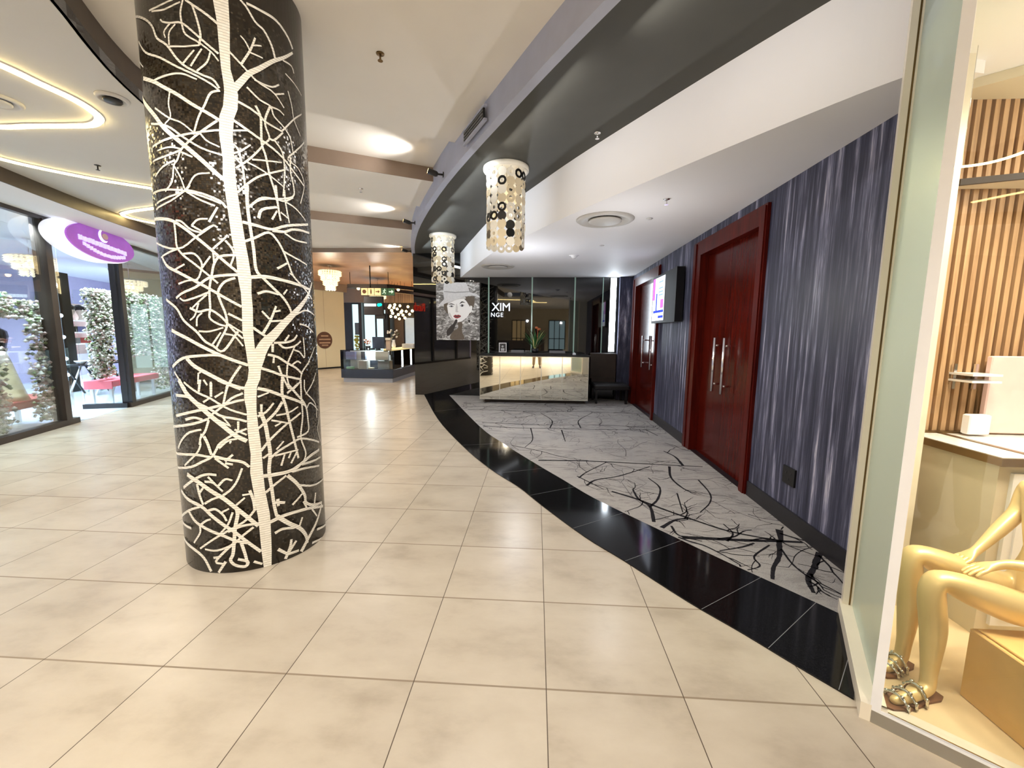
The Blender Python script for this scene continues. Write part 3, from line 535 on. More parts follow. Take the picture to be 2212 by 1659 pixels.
for row in CARP:
    pts = [(row[i]/1000, row[i+1]/1000) for i in range(1, len(row), 2)]
    wd = row[0]/1000
    carpet_strip(pts, wd*1.1, wd*0.6, 1)
    for k in range(len(pts)-1):
        if R.random() < 0.75:
            t = R.random(); x = pts[k][0]+(pts[k+1][0]-pts[k][0])*t; y = pts[k][1]+(pts[k+1][1]-pts[k][1])*t
            a0 = math.atan2(pts[k+1][1]-pts[k][1], pts[k+1][0]-pts[k][0])
            twig(x, y, a0+R.choice((-1, 1))*R.uniform(0.5, 1.3), R.uniform(0.15, 0.5), max(wd*0.45, 0.006), 1, 1)
for k in range(80):
    x, y = R.uniform(-1.6, 2.1), R.uniform(2.4, 9.8)
    twig(x, y, R.uniform(0, 2*PI), R.uniform(0.3, 0.9), R.uniform(0.008, 0.018), 2 if R.random() < 0.86 else 1, 2)
for y0 in (7.0, 8.2, 9.0):
    pts = [(-1.6+0.45*i, y0+0.05*math.sin(i*1.3)) for i in range(9)]; carpet_strip(pts, 0.03, 0.02, 1)
    for p in pts:
        for q in range(3): twig(p[0], p[1], R.choice((1, -1))*R.uniform(0.4, 1.3), R.uniform(0.3, 0.7), 0.012, R.choice((1, 2)), 1)
cp = mb.build('carpet', [M['carpet'], M['branch'], M['ghost']])
tag(cp, 'grey fitted carpet printed with bare black tree branches in front of the mirrored desk', 'carpet', kind='thing')

# wall on the right with its openings for two doors
def wbox(mb, ya, yb, za, zb, d0, d1, mi=0):   # block along the right wall; d = distance out of the wall (negative = into room)
    mb.hexa([(xw(ya)+d0, ya, za), (xw(ya)+d1, ya, za), (xw(yb)+d1, yb, za), (xw(yb)+d0, yb, za), (xw(ya)+d0, ya, zb), (xw(ya)+d1, ya, zb), (xw(yb)+d1, yb, zb), (xw(yb)+d0, yb, zb)], mi)
mb = MB()
wbox(mb, 2.34, 2.72, 0, 2.9, 0, 0.012)
for a, b in ((2.72, 4.06), (5.88, 7.53), (9.58, 10.05)): wbox(mb, a, b, 0, 2.9, 0, 0.2)
for a, b in ((4.06, 5.88), (7.53, 9.58)): wbox(mb, a, b, 2.78, 2.9, 0, 0.2)
struct('wall_right', mb, M['blue'])
mb = MB(); mb.box(1.91, 9.86, 0, xw(9.86)-0.002, 10.1, 2.88); struct('wall_return', mb, M['blue'])
mb = MB()
for a, b in ((2.3, 4.05), (5.89, 7.52), (9.59, 9.85)): wbox(mb, a, b, 0, 0.15, -0.018, 0.002)
struct('baseboard_right', mb, M['skirt'])
# dark glass wall behind the desk
mb = MB(); mb.box(-1.17, 10.0, 0, 1.905, 10.12, 2.90)
struct('wall_back', mb, M['blackglass'])
mb = MB()
for x in (-1.155, -0.12, 0.89): mb.box(x-0.016, 9.985, 0.0, x+0.016, 10.0, 2.88)
mb.box(1.535, 9.985, 1.1, 1.555, 10.0, 2.88)
struct('trim_2', mb, M['seam'])
# polished black pillar
mb = MB(); mb.box(-2.80, 10.10, 0, -1.17, 10.9, 3.5); mb.box(-3.02, 10.12, 0, -2.803, 10.9, 3.5); 
o = struct('pillar', mb, M['blackglass'])
o['label'] = 'polished black granite pillar carrying the large portrait'; o['category'] = 'pillar'

# lower ceiling and its white curved fascia
mb = MB(); poly = list(FI) + [(-1.868, 10.3), (2.28, 10.3), (2.2, 2.36)]
mb.prism(poly, Z_LOW, Z_LOW+0.1); struct('ceiling_low', mb, M['white'])
mb = MB(); mb.ribbon_wall(FI, Z_LOW+0.1, Z_SOFF+0.02, -0.06); struct('wall_fascia', mb, M['white'])
# dark curved soffit and the grey outer fascia
P0, P1 = (1.40, 1.60), (1.80, 2.30)
FD = (0.757, -0.654); FN = (0.654, 0.757)
def fr(s, d=0.0): return (P0[0]+FD[0]*s+FN[0]*d, P0[1]+FD[1]*s+FN[1]*d)
mb = MB(); poly = offset(FO, -0.012) + [(-3.12, 10.6), (-1.868, 10.6)] + list(reversed(FI)) + [P1, P0, fr(3.0), fr(5.2)]
mb.prism(poly, Z_SOFF, Z_SOFF+0.06); struct('ceiling_soffit', mb, M['soffit'])
mb = MB(); mb.ribbon_wall(FO, Z_SOFF-0.001, 3.95, -0.08); struct('wall_bulkhead', mb, M['fascia'])

# main ceiling: panels stepping at radial lines
def far(p, q=1.6): return (p[0]+q, p[1]+q*0.53)
R1 = ((-3.32, 3.66), (-0.98, 4.90)); R1b = ((-3.70, 4.69), (-1.48, 5.87)); R2 = ((-4.15, 5.87), (-1.95, 6.97)); R2b = ((-4.67, 7.37), (-2.51, 8.45)); R3 = ((-5.8, 10.25), (-3.1, 10.25))
left0 = [p for p in ELs if p[1] < 3.6]
mb = MB(); mb.prism([R1[0], far(R1[1], 1.2), (1.6, 3.0), (3.2, 0.6), (5.0, -2.5)] + left0, 3.70, 3.78); struct('ceiling_main', mb, M['ceil'])
mb = MB(); mb.prism([R1b[0], far(R1b[1]), far(R1[1]), R1[0]], 3.80, 3.88); struct('ceiling_panel', mb, M['ceil'])
mb = MB(); mb.prism([R2[0], far(R2[1]), far(R1b[1]), R1b[0]], 3.62, 3.92); mb.f[5]; struct('ceiling_panel', mb, M['ceil'])
mb = MB(); mb.prism([R2b[0], far(R2b[1]), far(R2[1]), R2[0]], 3.75, 3.83); struct('ceiling_panel', mb, M['ceil'])
mb = MB(); mb.prism([R3[0], (-1.5, 10.25), far(R2b[1]), R2b[0]], 3.60, 3.86); struct('ceiling_panel', mb, M['ceil'])
for a, za, zb in ((R1b, 3.62, 3.80), (R2b, 3.60, 3.75)):
    mb = MB(); p, q = a[0], far(a[1], 0.3); n = (0.46, -0.88)
    mb.hexa([(p[0]+n[0]*.01, p[1]+n[1]*.01, za), (q[0]+n[0]*.01, q[1]+n[1]*.01, za), (q[0], q[1], za), (p[0], p[1], za), (p[0]+n[0]*.01, p[1]+n[1]*.01, zb), (q[0]+n[0]*.01, q[1]+n[1]*.01, zb), (q[0], q[1], zb), (p[0], p[1], zb)])
    struct('trim_3', mb, M['beam'])
mb = MB(); mb.box(-7.2, 10.22, 3.50, -2.9, 10.25, 3.62); struct('trim_4', mb, M['beam'])
mb = MB(); mb.box(-14, 10.25, 3.52, -1.2, 24, 3.6); struct('ceiling_orange', mb, M['orange'])
# left ceiling, the step up to the main ceiling (its shade painted brown) and the dropped band before the shops
mb = MB(); poly = [p for p in ELs] + [(-8.0, 10.4)] + [p for p in reversed(BL) if p[1] < 10.2 and p[1] > -2.4] + [(-3.75, -2.5)]
mb.prism(poly, Z_LEFT, Z_LEFT+0.08); struct('ceiling_left', mb, M['ceilgrey'])
mb = MB(); mb.ribbon_wall(ELs, Z_LEFT, Z_MAIN+0.15, 0.02); struct('trim_5', mb, M['brown'])
mb = MB(); mb.box(-6, -13, Z_LEFT, 9, -2.5, Z_LEFT+0.08); struct('ceiling_rear', mb, M['ceilgrey'])
A0 = Vector((-7.242, 5.033)); SD = Vector((-0.3279, 0.9447)); SN = Vector((-0.9447, -0.3279))
def sh(s, w=0.0): p = A0 + SD*s + SN*w; return (p.x, p.y)
def shz(s, w, z): p = sh(s, w); return (p[0], p[1], z)
def sbox(mb, s0, s1, w0, w1, z0, z1, mi=0):
    mb.hexa([shz(s0, w0, z0), shz(s0, w1, z0), shz(s1, w1, z0), shz(s1, w0, z0), shz(s0, w0, z1), shz(s0, w1, z1), shz(s1, w1, z1), shz(s1, w0, z1)][0:4][::-1] + [shz(s0, w0, z1), shz(s0, w1, z1), shz(s1, w1, z1), shz(s1, w0, z1)][::-1], mi)
mb = MB(); poly = list(BL) + [sh(9.0, 0.1), sh(-10.0, 0.1)]
mb.prism(poly, 3.28, 3.52); struct('ceiling_band', mb, M['white'])
mb = MB(); mb.ribbon_wall(BL, 3.279, 3.46, -0.015); struct('trim_6', mb, M['darkbrown'])
mb = MB(); sbox(mb, -10, 9, -0.03, 0.05, 3.22, 3.30); struct('trim_7', mb, M['darkbrown'])

# ================================================================== COLUMN WITH THE MOSAIC TREE
TH0 = math.atan2(-COLY, -COLX)
mb = MB()
n = 96
mb.lathe([(COLR, 0.0), (COLR, 1.2), (COLR, 2.4), (COLR, 3.699)], (COLX, COLY, 0), n, 0, True)
def cp_(th, z, r): return (COLX+math.cos(th)*r, COLY+math.sin(th)*r, z)
def col_strip(P, w0, w1, base, r):
    P = smooth_curve(P, 4) if len(P) > 2 else smooth_curve(P, 3)
    nn = len(P); L = []; Rr = []
    for i, (q, z) in enumerate(P):
        a = P[max(i-1, 0)]; b = P[min(i+1, nn-1)]
        tx, tz = (b[0]-a[0])*COLR, b[1]-a[1]; l = math.hypot(tx, tz) or 1e-6
        wd = (w0+(w1-w0)*i/(nn-1))/2
        L.append((q-tz/l*wd/COLR, z+tx/l*wd)); Rr.append((q+tz/l*wd/COLR, z-tx/l*wd))
    for i in range(nn-1):
        pts = [L[i], L[i+1], Rr[i+1], Rr[i]]
        mb.flat([cp_(base+q, min(max(z, 0.0), 3.69), r) for q, z in reversed(pts)], 1)
for base in (TH0, TH0+PI):
    k = 0
    for row in TWIGS:
        pts = [(row[i]/1000, row[i+1]/1000) for i in range(2, len(row), 2)]
        k += 1
        col_strip(pts, row[0]/1000, row[1]/1000, base, COLR+0.0022+0.0002*(k % 7))
    T = [(a/1000, b/1000, z/1000) for a, b, z in TRUNK]
    T = [(T[0][0], T[0][1], 3.69)] + T[0:-1] + [(T[-1][0], T[-1][1], 0.0)]
    for i in range(len(T)-1):
        for q in range(4):
            t0, t1 = q/4, (q+1)/4
            mb.flat([cp_(base+T[i][0]+(T[i][1]-T[i][0])*t0, T[i][2], COLR+0.005), cp_(base+T[i+1][0]+(T[i+1][1]-T[i+1][0])*t0, T[i+1][2], COLR+0.005),
                     cp_(base+T[i+1][0]+(T[i+1][1]-T[i+1][0])*t1, T[i+1][2], COLR+0.005), cp_(base+T[i][0]+(T[i][1]-T[i][0])*t1, T[i][2], COLR+0.005)], 1)
o = mb.build('column', [M['black_mosaic'], M['white_mosaic']])
tag(o, 'round black mosaic column with a white bare tree inlaid from floor to ceiling', 'column', kind='thing')

# ================================================================== DOORS OF THE ALCOVE
def make_door(ya, yb, name, lbl, hy):
    d = thing(name, (xw(ya), (ya+yb)/2, 0), lbl, 'door'); d['kind'] = 'structure'
    mb = MB(); fw = 0.24
    wbox(mb, ya, ya+fw*0.55, 0, 2.78, -0.03, 0.19); wbox(mb, yb-fw, yb, 0, 2.78, -0.03, 0.19); wbox(mb, ya+fw*0.55, yb-fw, 2.60, 2.78, -0.03, 0.19)
    wbox(mb, ya+0.02, ya+0.10, 0, 2.76, -0.042, -0.03); wbox(mb, yb-0.10, yb-0.02, 0, 2.76, -0.042, -0.03)
    mb.build('door_frame', M['doorframe'], d)
    mb = MB(); wbox(mb, ya+fw*.55, yb-fw, 0.0, 0.009, -0.002, 0.19); mb.build('threshold', M['skirt'], d, 'dark threshold')
    y0, y1 = ya+fw*0.55, yb-fw; ym = sum(hy)/2
    for a, b in ((y0, ym-0.002), (ym+0.002, y1)):
        mb = MB(); wbox(mb, a, b, 0.01, 2.60, 0.07, 0.12); leaf = mb.build('door_leaf', M['door'], d)
        h = hy[0] if (a < hy[0] < b) else hy[1]
        mb = MB(); xx = xw(h)-0.005
        mb.tube([(xx, h, 0.90), (xx, h, 1.54)], 0.017, 12)
        for z in (0.99, 1.45): mb.tube([(xx, h, z), (xx+0.08, h, z)], 0.012, 10)
        o = mb.build('door_handle', M['chrome'], leaf, 'chrome bar handle')
    return d
make_door(4.06, 5.88, 'door_1', 'near mahogany double door with chrome bar handles, right of the wall screen', (4.81, 5.07))
make_door(7.53, 9.58, 'door_2', 'far mahogany double door with chrome bar handles, between the screen and the bench', (7.95, 8.6))

# wall screen
tv = thing('advert_screen', (xw(6.8)-0.06, 6.8, 1.77), 'black wall screen with a bright blue and pink advert between the two doors', 'screen')
mb = MB(); wbox(mb, 6.24, 7.52, 1.76, 2.55, -0.13, -0.02); wbox(mb, 6.5, 7.2, 1.95, 2.3, -0.02, 0.0)
mb.build('housing', M['black'], tv)
mb = MB()
def tvp(ya, yb, za, zb, mi, d=-0.132): wbox(mb, ya, yb, za, zb, d-0.002, d, mi)
tvp(6.80, 7.47, 1.80, 2.51, 0)
tvp(7.34, 7.47, 2.15, 2.51, 2, -0.134); tvp(6.84, 7.0, 2.0, 2.14, 2, -0.134)
tvp(6.82, 7.40, 1.93, 1.97, 1, -0.134); tvp(7.2, 7.26, 1.97, 2.25, 1, -0.134); tvp(6.82, 7.1, 1.84, 1.88, 1, -0.134)
for z in (2.42, 2.32, 2.26, 2.21): tvp(6.88, 7.12, z, z+0.014, 3, -0.134)
mb.build('screen', [M['screen'], M['screenblue'], M['screenpink'], M['screengrey']], tv)
# socket
so = thing('power_socket', (xw(3.4), 3.4, 0.36), 'dark wall socket plate low on the blue streaked wall right of the near door', 'socket')
mb = MB(); wbox(mb, 3.33, 3.49, 0.355, 0.50, -0.016, 0.0); mb.build('plate', M['black'], so)
for dy, dz in ((3.38, .45), (3.44, .45), (3.41, .40)): mb = MB(); wbox(mb, dy-0.008, dy+0.008, dz-0.008, dz+0.008, -0.018, -0.0165); mb.build('pin_hole', M['skirt'], so)

# ================================================================== RECEPTION DESK
dk = thing('reception_desk', (-0.03, 9.5, 0.0085), 'long reception desk clad in gold tinted mirror panels in front of the dark glass wall', 'desk')
DX0, DX1, DY0, DY1 = -1.25, 1.16, 9.10, 9.88
mb = MB(); mb.box(DX0+0.1, DY0+0.12, 0.0085, DX1-0.06, DY1-0.05, 0.09); mb.build('plinth', M['darkbrown'], dk, 'dark recessed plinth')
mb = MB(); mb.box(DX0, DY0+0.012, 0.085, DX1, DY1, 1.06); mb.build('carcass', M['black'], dk)
xs = [DX0, -0.80, -0.34, 0.12, 0.58, DX1]
for a, b in zip(xs[:-1], xs[1:]):
    mb = MB(); mb.box(a+0.012, DY0, 0.10, b-0.012, DY0+0.012, 1.045); pn = mb.build('mirror_panel', M['mirror'], dk, 'gold tinted mirror panel')
    mb = MB(); 
    for q0, q1, z0, z1 in ((a+0.001, a+0.012, .086, 1.058), (b-0.012, b-0.001, .086, 1.058), (a+0.012, b-0.012, 1.045, 1.058), (a+0.012, b-0.012, .086, .10)): mb.box(q0, DY0+0.002, z0, q1, DY0+0.012, z1)
    mb.build('bevel', M['mirroredge'], pn)
mb = MB(); mb.bbox(DX0-0.02, DY0-0.015, 1.06, DX1+0.02, DY1+0.02, 1.09, 0.004); mb.build('desk_top', M['black'], dk)
mb = MB(); mb.box(-0.95, DY0+0.35, 1.09, 0.95, DY1, 1.12); mb.build('counter_step', M['black'], dk)
ZT = 1.12
# things on the desk
pf = thing('photo_frame', (-0.78, 9.62, ZT), 'small white photo frame standing on the left end of the mirrored desk', 'photo frame')
mb = MB(); 
for a in ((-0.87, -0.85), (-0.71, -0.69)): mb.box(a[0], 9.61, ZT, a[1], 9.625, ZT+0.22)
mb.box(-0.85, 9.61, ZT+0.20, -0.71, 9.625, ZT+0.22); mb.box(-0.85, 9.61, ZT, -0.71, 9.625, ZT+0.02); mb.build('frame', M['white'], pf)
mb = MB(); mb.box(-0.85, 9.614, ZT+0.02, -0.71, 9.622, ZT+0.20); mb.ball((-0.78, 9.606, ZT+0.13), 0.028, 1, 10); mb.box(-0.82, 9.606, ZT+0.03, -0.74, 9.614, ZT+0.09, 1); mb.build('picture', [M['p_dark'], M['lightgrey']], pf)
for x0, x1, lbl in ((-0.58, -0.28, 'flat grey document tray on the desk between photo frame and plant'), (0.30, 0.66, 'flat grey document tray on the desk right of the plant')):
    t = thing('document_tray', ((x0+x1)/2, 9.6, ZT), lbl, 'tray')
    mb = MB(); mb.box(x0, 9.5, ZT, x1, 9.74, ZT+0.012); mb.box(x0, 9.5, ZT+.012, x1, 9.508, ZT+0.05); mb.box(x0, 9.73, ZT+.012, x1, 9.74, ZT+0.05); mb.box(x0, 9.508, ZT+.012, x0+.008, 9.73, ZT+0.05); mb.box(x1-.008, 9.508, ZT+.012, x1, 9.73, ZT+0.05); mb.build('tray', M['grey'], t)
    mb = MB(); mb.box(x0+0.015, 9.515, ZT+0.013, x1-0.015, 9.725, ZT+0.035); mb.build('paper', M['lightgrey'], t)
hs = thing('hand_bell', (0.86, 9.42, 1.09), 'small white bell at the right end of the mirrored desk', 'bell')
mb = MB(); mb.lathe([(0.04, 0), (0.04, 0.008), (0.036, 0.03), (0.02, 0.046), (1e-4, 0.05)], (0.86, 9.42, 1.09), 14); mb.build('dome', M['whitegloss'], hs)
mb = MB(); mb.tube([(0.86, 9.42, 1.138), (0.86, 9.42, 1.155)], 0.006, 8); mb.build('knob', M['chrome'], hs)
pl = thing('potted_plant', (-0.03, 9.5, 1.12), 'spiky green plant with pale leaves and orange flower on the mirrored desk', 'plant')
mb = MB(); mb.lathe([(0.06, 0), (0.075, 0.01), (0.085, 0.10), (0.08, 0.10), (0.07, 0.085), (1e-4, 0.085)], (-0.03, 9.5, 1.12), 18); mb.build('pot', M['black'], pl)
def blade(mb, c, az, ln, lift, wd, mi):
    pts = []; z = c[2]; r = 0
    for i in range(7):
        t = i/6; el = lift*(1-0.45*t*t)
        pts.append((c[0]+math.cos(az)*r, c[1]+math.sin(az)*r, z, wd*math.sin(PI*min(1, 0.12+t*0.88))*(1 if t < 1 else 0.1)+0.001))
        r += math.cos(el)*ln/6; z += math.sin(el)*ln/6
    sx, sy = -math.sin(az), math.cos(az)
    for a, b in zip(pts[:-1], pts[1:]):
        mb.add([(a[0]-sx*a[3], a[1]-sy*a[3], a[2]), (a[0], a[1], a[2]-a[3]*.35), (a[0]+sx*a[3], a[1]+sy*a[3], a[2]), (b[0]+sx*b[3], b[1]+sy*b[3], b[2]), (b[0], b[1], b[2]-b[3]*.35), (b[0]-sx*b[3], b[1]-sy*b[3], b[2])], [(0, 1, 4, 5), (1, 2, 3, 4)], mi, True)
for k in range(44):
    mb = MB(); blade(mb, (-0.03+R.uniform(-.03, .03), 9.5+R.uniform(-.03, .03), 1.20), R.uniform(0, 2*PI), R.uniform(0.32, 0.56), R.uniform(0.75, 1.45), R.uniform(0.010, 0.018), 0)
    mb.build('leaf', M['leaf'] if k % 4 else (M['leafpale'] if k % 8 else M['leaftip']), pl)
for az, ln, lf in ((2.9, 0.52, 1.35), (0.5, 0.50, 1.2), (4.4, 0.3, 1.1)):
    mb = MB(); blade(mb, (-0.03, 9.46, 1.20), az, ln, lf, 0.026, 0); mb.build('flower_spike', M['leaftip'], pl, 'broad pale yellow leaf')
mb = MB(); mb.ball((0.05, 9.52, 1.66), 0.05, 0, 10, 0.6); mb.ball((0.0, 9.52, 1.69), 0.04, 0, 10, 0.7); mb.tube([(0.02, 9.52, 1.2), (0.03, 9.52, 1.66)], 0.006, 6); mb.build('flower', M['terracotta'], pl, 'orange flower head')

# wall lettering, light bar, bench
tx = thing('glass_lettering', (-0.87, 9.99, 1.99), 'white lettering XIM NGE on the dark glass wall beside the pillar', 'sign')
text('letters', 'XIM', 0.27, M['screen'], tx, (-0.855, 9.985, 2.17), space=0.95)
text('letters', 'NGE', 0.14, M['screen'], tx, (-0.955, 9.985, 1.99), space=1.15)
lb = thing('light_bar', (1.79, 9.98, 1.14), 'tall white light bar on the back wall above the leather bench', 'light')
mb = MB(); mb.box(1.70, 9.965, 1.12, 1.90, 9.999, 2.875); mb.build('housing', M['black'], lb)
mb = MB(); mb.box(1.715, 9.955, 1.15, 1.845, 9.965, 2.86); mb.build('diffuser', M['ledwhite'], lb)
be = thing('leather_bench', (1.66, 9.55, 0.0085), 'black leather bench with a dark wooden back in the corner behind the desk', 'bench')
mb = MB(); mb.bbox(1.27, 9.86, 0.5, 1.90, 9.95, 1.12, 0.02); mb.build('backrest', M['darkbrown'], be)
mb = MB(); mb.bbox(1.30, 9.20, 0.32, 2.10, 9.84, 0.44, 0.03); mb.build('seat', M['leather'], be)
for x in (1.34, 2.0):
    for y in (9.25, 9.78): mb = MB(); mb.box(x, y, 0.0085, x+0.05, y+0.05, 0.32); mb.build('leg', M['black'], be)
mb = MB(); mb.box(1.32, 9.845, 0.40, 1.88, 9.86, 0.55); mb.build('rail', M['darkbrown'], be)

# portrait on the pillar, with slight emission in its colours
po = thing('portrait_panel', (-1.91, 10.04, 1.38), 'large black and white portrait of a woman in a pale hat with red lips', 'poster')
PX0, PX1, PZ0, PZ1 = -2.44, -1.38, 1.38, 2.76
mb = MB(); mb.box(PX0, 10.035, PZ0, PX1, 10.098, PZ1); mb.build('panel', M['black'], po)
mb = MB()
def pp(u, v, lay): return (PX0+(PX1-PX0)*(u-530)/860, 10.034-0.0006*lay, PZ1-(PZ1-PZ0)*(v-375)/1125)
def pshape(pts, mi, lay, sm=True):
    q = smooth_curve(pts+[pts[0]], 4)[:-1] if sm else pts
    P = [pp(u, v, lay) for u, v in q]; ar = sum(P[i][0]*P[(i+1) % len(P)][2]-P[(i+1) % len(P)][0]*P[i][2] for i in range(len(P)))
    mb.flat(P if ar > 0 else P[::-1], mi)
PM = ['pbg', 'p_hat', 'p_hatline', 'p_face', 'p_shade', 'p_hair', 'p_dark', 'p_lip', 'p_eye']
pshape([(530, 375), (1390, 375), (1390, 1500), (530, 1500)], 0, 0, False)
pshape([(1080, 660), (1260, 640), (1290, 760), (1240, 900), (1180, 1010), (1100, 800)], 5, 1)
pshape([(680, 800), (760, 770), (790, 900), (760, 980), (690, 900)], 5, 1)
pshape([(745, 830), (800, 750), (950, 680), (1080, 690), (1170, 800), (1215, 900), (1160, 1020), (1060, 1110), (960, 1150), (860, 1110), (780, 1010)], 3, 2)
pshape([(760, 770), (870, 725), (1080, 655), (1110, 690), (960, 705), (830, 760), (770, 800)], 4, 3)
pshape([(925, 790), (945, 790), (960, 900), (930, 920), (915, 900)], 4, 3)
pshape([(780, 1000), (800, 960), (850, 1060), (930, 1140), (860, 1110)], 4, 3)
pshape([(1205, 820), (1245, 840), (1230, 930), (1195, 960)], 3, 3)
pshape([(690, 380), (1120, 380), (1170, 470), (1190, 560), (1330, 600), (1390, 640), (1390, 670), (1250, 620), (1080, 650), (880, 720), (700, 790), (555, 870), (600, 790), (690, 700), (670, 560)], 1, 4, False)
pshape([(690, 545), (900, 560), (1180, 545), (1190, 562), (900, 580), (690, 560)], 2, 5, False)
pshape([(760, 815), (830, 780), (910, 815), (830, 800)], 6, 3); pshape([(985, 800), (1040, 740), (1110, 770), (1050, 765)], 6, 3)
pshape([(775, 840), (830, 815), (880, 840), (830, 858)], 8, 4); pshape([(820, 825), (845, 825), (850, 848), (822, 848)], 6, 5)
pshape([(990, 825), (1040, 795), (1090, 815), (1045, 850)], 8, 4); pshape([(1030, 803), (1060, 803), (1062, 838), (1032, 838)], 6, 5)
pshape([(900, 935), (935, 915), (975, 935), (940, 955)], 4, 4)
pshape([(865, 1030), (910, 1000), (940, 1010), (970, 1000), (1025, 1030), (960, 1070), (910, 1068)], 7, 4); pshape([(870, 1033), (940, 1026), (1020, 1033), (940, 1042)], 6, 5)
pshape([(905, 1100), (935, 1090), (950, 1130), (900, 1230), (860, 1330), (760, 1420), (730, 1330), (800, 1240), (870, 1170)], 6, 4)
pshape([(950, 1150), (1030, 1140), (1050, 1200), (1040, 1330), (1090, 1470), (980, 1495), (800, 1470), (860, 1330), (960, 1260)], 5, 4)
pshape([(1150, 1110), (1200, 1100), (1195, 1160)], 6, 4)
mb.build('portrait', [M[k] for k in PM], po)

# ================================================================== DISC PENDANT LAMPS
def make_lamp(c, lbl):
    L = thing('shell_lamp', (c[0], c[1], 2.59), lbl, 'lamp', 'cylinder lamps of round shell discs')
    x, y = c; zt = 3.45; rad = 0.215
    mb = MB(); mb.lathe([(0.255, -0.05), (0.262, -0.04), (0.262, -0.005), (0.255, 0.0), (1e-4, 0.0)][::1], (x, y, zt), 36); 
    mb.lathe([(0.23, -0.052), (0.255, -0.05)], (x, y, zt), 36); mb.lathe([(1e-4, -0.051), (0.232, -0.051)], (x, y, zt), 36); mb.build('ceiling_plate', M['shell'], L, 'cream round ceiling plate')
    mb = MB(); mb.ball((x, y, zt-0.28), 0.05, 0, 12); mb.build('bulb', M['dimbulb'], L)
    mb = MB(); mb.tube([(x, y, zt-0.05), (x, y, zt-0.24)], 0.018, 8); mb.build('lamp_holder', M['shell'], L)
    point((x, y, zt-0.42), LAMPW, WARM, 0.06)
    nc = 14
    for k in range(nc):
        a = 2*PI*k/nc + 0.1; mb = MB(); px, py = x+math.cos(a)*rad, y+math.sin(a)*rad
        mb.tube([(px, py, zt-0.05), (px, py, 2.60)], 0.0018, 4, 5)
        for j in range(9):
            z = zt-0.115-j*0.0925 + R.uniform(-0.006, 0.006)
            q = R.random(); aa = a+R.uniform(-0.12, 0.12)
            nx, ny = math.cos(aa), math.sin(aa); rr = 0.050
            cc = (px+math.cos(a)*0.003, py+math.sin(a)*0.003, z)
            if q < 0.30: mb.disc(cc, (nx, ny, 0), rr, 0, 0.006, 18, 0)
            elif q < 0.48: mb.disc(cc, (nx, ny, 0), rr, 0, 0.006, 18, 1)
            elif q < 0.72: mb.disc(cc, (nx, ny, 0), rr, 0.020, 0.006, 18, R.choice((0, 0, 1)))
            elif q < 0.87: mb.disc(cc, (nx, ny, 0), rr, 0.026, 0.008, 18, 2)
            elif q < 0.90: mb.disc(cc, (nx, ny, 0), rr, 0, 0.006, 18, R.choice((2, 3)))
            else: mb.disc(cc, (nx, ny, 0), rr, 0.022, 0.006, 18, 4)
        mb.build('disc_strand', [M['shell'], M['shellcream'], M['shellblack'], M['shellsmoke'], M['shellclear'], M['grey']], L)
make_lamp((-0.38, 4.98), 'large cylinder lamp of cream and black shell discs under the dark soffit, nearer the camera')
make_lamp((-1.86, 8.25), 'smaller looking cylinder lamp of pale shell discs hanging in front of the black pillar')

# ================================================================== CEILING FITTINGS
def ceil_vent(x, y, z, r, lbl, ring=M['ventgrey'], core=M['ventgrey']):
    v = thing('ceiling_vent', (x, y, z-0.03), lbl, 'vent')
    mb = MB(); mb.lathe([(r*0.70, -0.002), (r*0.78, -0.022), (r*0.93, -0.022), (r, -0.006), (r, 0.0)], (x, y, z), 36); mb.build('outer_ring', ring, v)
    mb = MB(); mb.lathe([(1e-4, -0.001), (r*0.74, -0.001)], (x, y, z), 36); mb.build('dark_gap', M['skirt'], v)
    mb = MB(); mb.lathe([(1e-4, -0.034), (r*0.5, -0.034), (r*0.57, -0.026), (r*0.57, -0.016), (r*.5, -0.012)], (x, y, z), 36); mb.tube([(x, y, z-0.012), (x, y, z)], 0.02, 8); mb.build('centre_disc', core, v)
ceil_vent(0.765, 5.0, Z_LOW, 0.33, 'large round white air vent in the low white ceiling near the front lamp')
ceil_vent(-0.79, 8.37, Z_LOW, 0.33, 'round white air vent in the low white ceiling near the desk')
ceil_vent(-4.50, 3.42, Z_LEFT, 0.16, 'round pale vent inside the glowing loop on the grey ceiling', M['ceilgrey'], M['ceilgrey'])
ceil_vent(-3.50, 3.44, Z_LEFT, 0.11, 'dark round recessed downlight beside the column and the glowing loop', M['ceilgrey'], M['black'])
def sprinkler(x, y, z, lbl, m=M['chrome']):
    s = thing('sprinkler', (x, y, z-0.06), lbl, 'sprinkler')
    mb = MB(); mb.lathe([(0.0001, -0.008), (0.03, -0.006), (0.032, 0.0)], (x, y, z), 16); mb.build('rosette', m, s)
    mb = MB(); mb.tube([(x, y, z-0.006), (x, y, z-0.05)], 0.007, 8); mb.disc((x, y, z-0.052), (0, 0, 1), 0.02, 0, 0.003, 12); mb.build('nozzle', m, s)
sprinkler(1.24, 4.28, Z_LOW, 'small sprinkler in the low white ceiling above the near door')
sprinkler(-1.24, 3.40, 3.70, 'dark sprinkler in the beige main ceiling beside the column', M['bronze'])
sprinkler(-2.57, 6.12, 3.62, 'small sprinkler in the beige ceiling past the first beam')
sprinkler(0.54, 4.18, Z_SOFF, 'small sprinkler under the dark curved soffit')
sprinkler(-5.11, 4.76, Z_LEFT, 'small dark sprinkler in the grey ceiling between the glowing lines', M['black'])
sm = thing('smoke_detector', (0.61, 7.24, Z_LOW-0.05), 'white smoke detector in the middle of the low white ceiling', 'smoke detector')
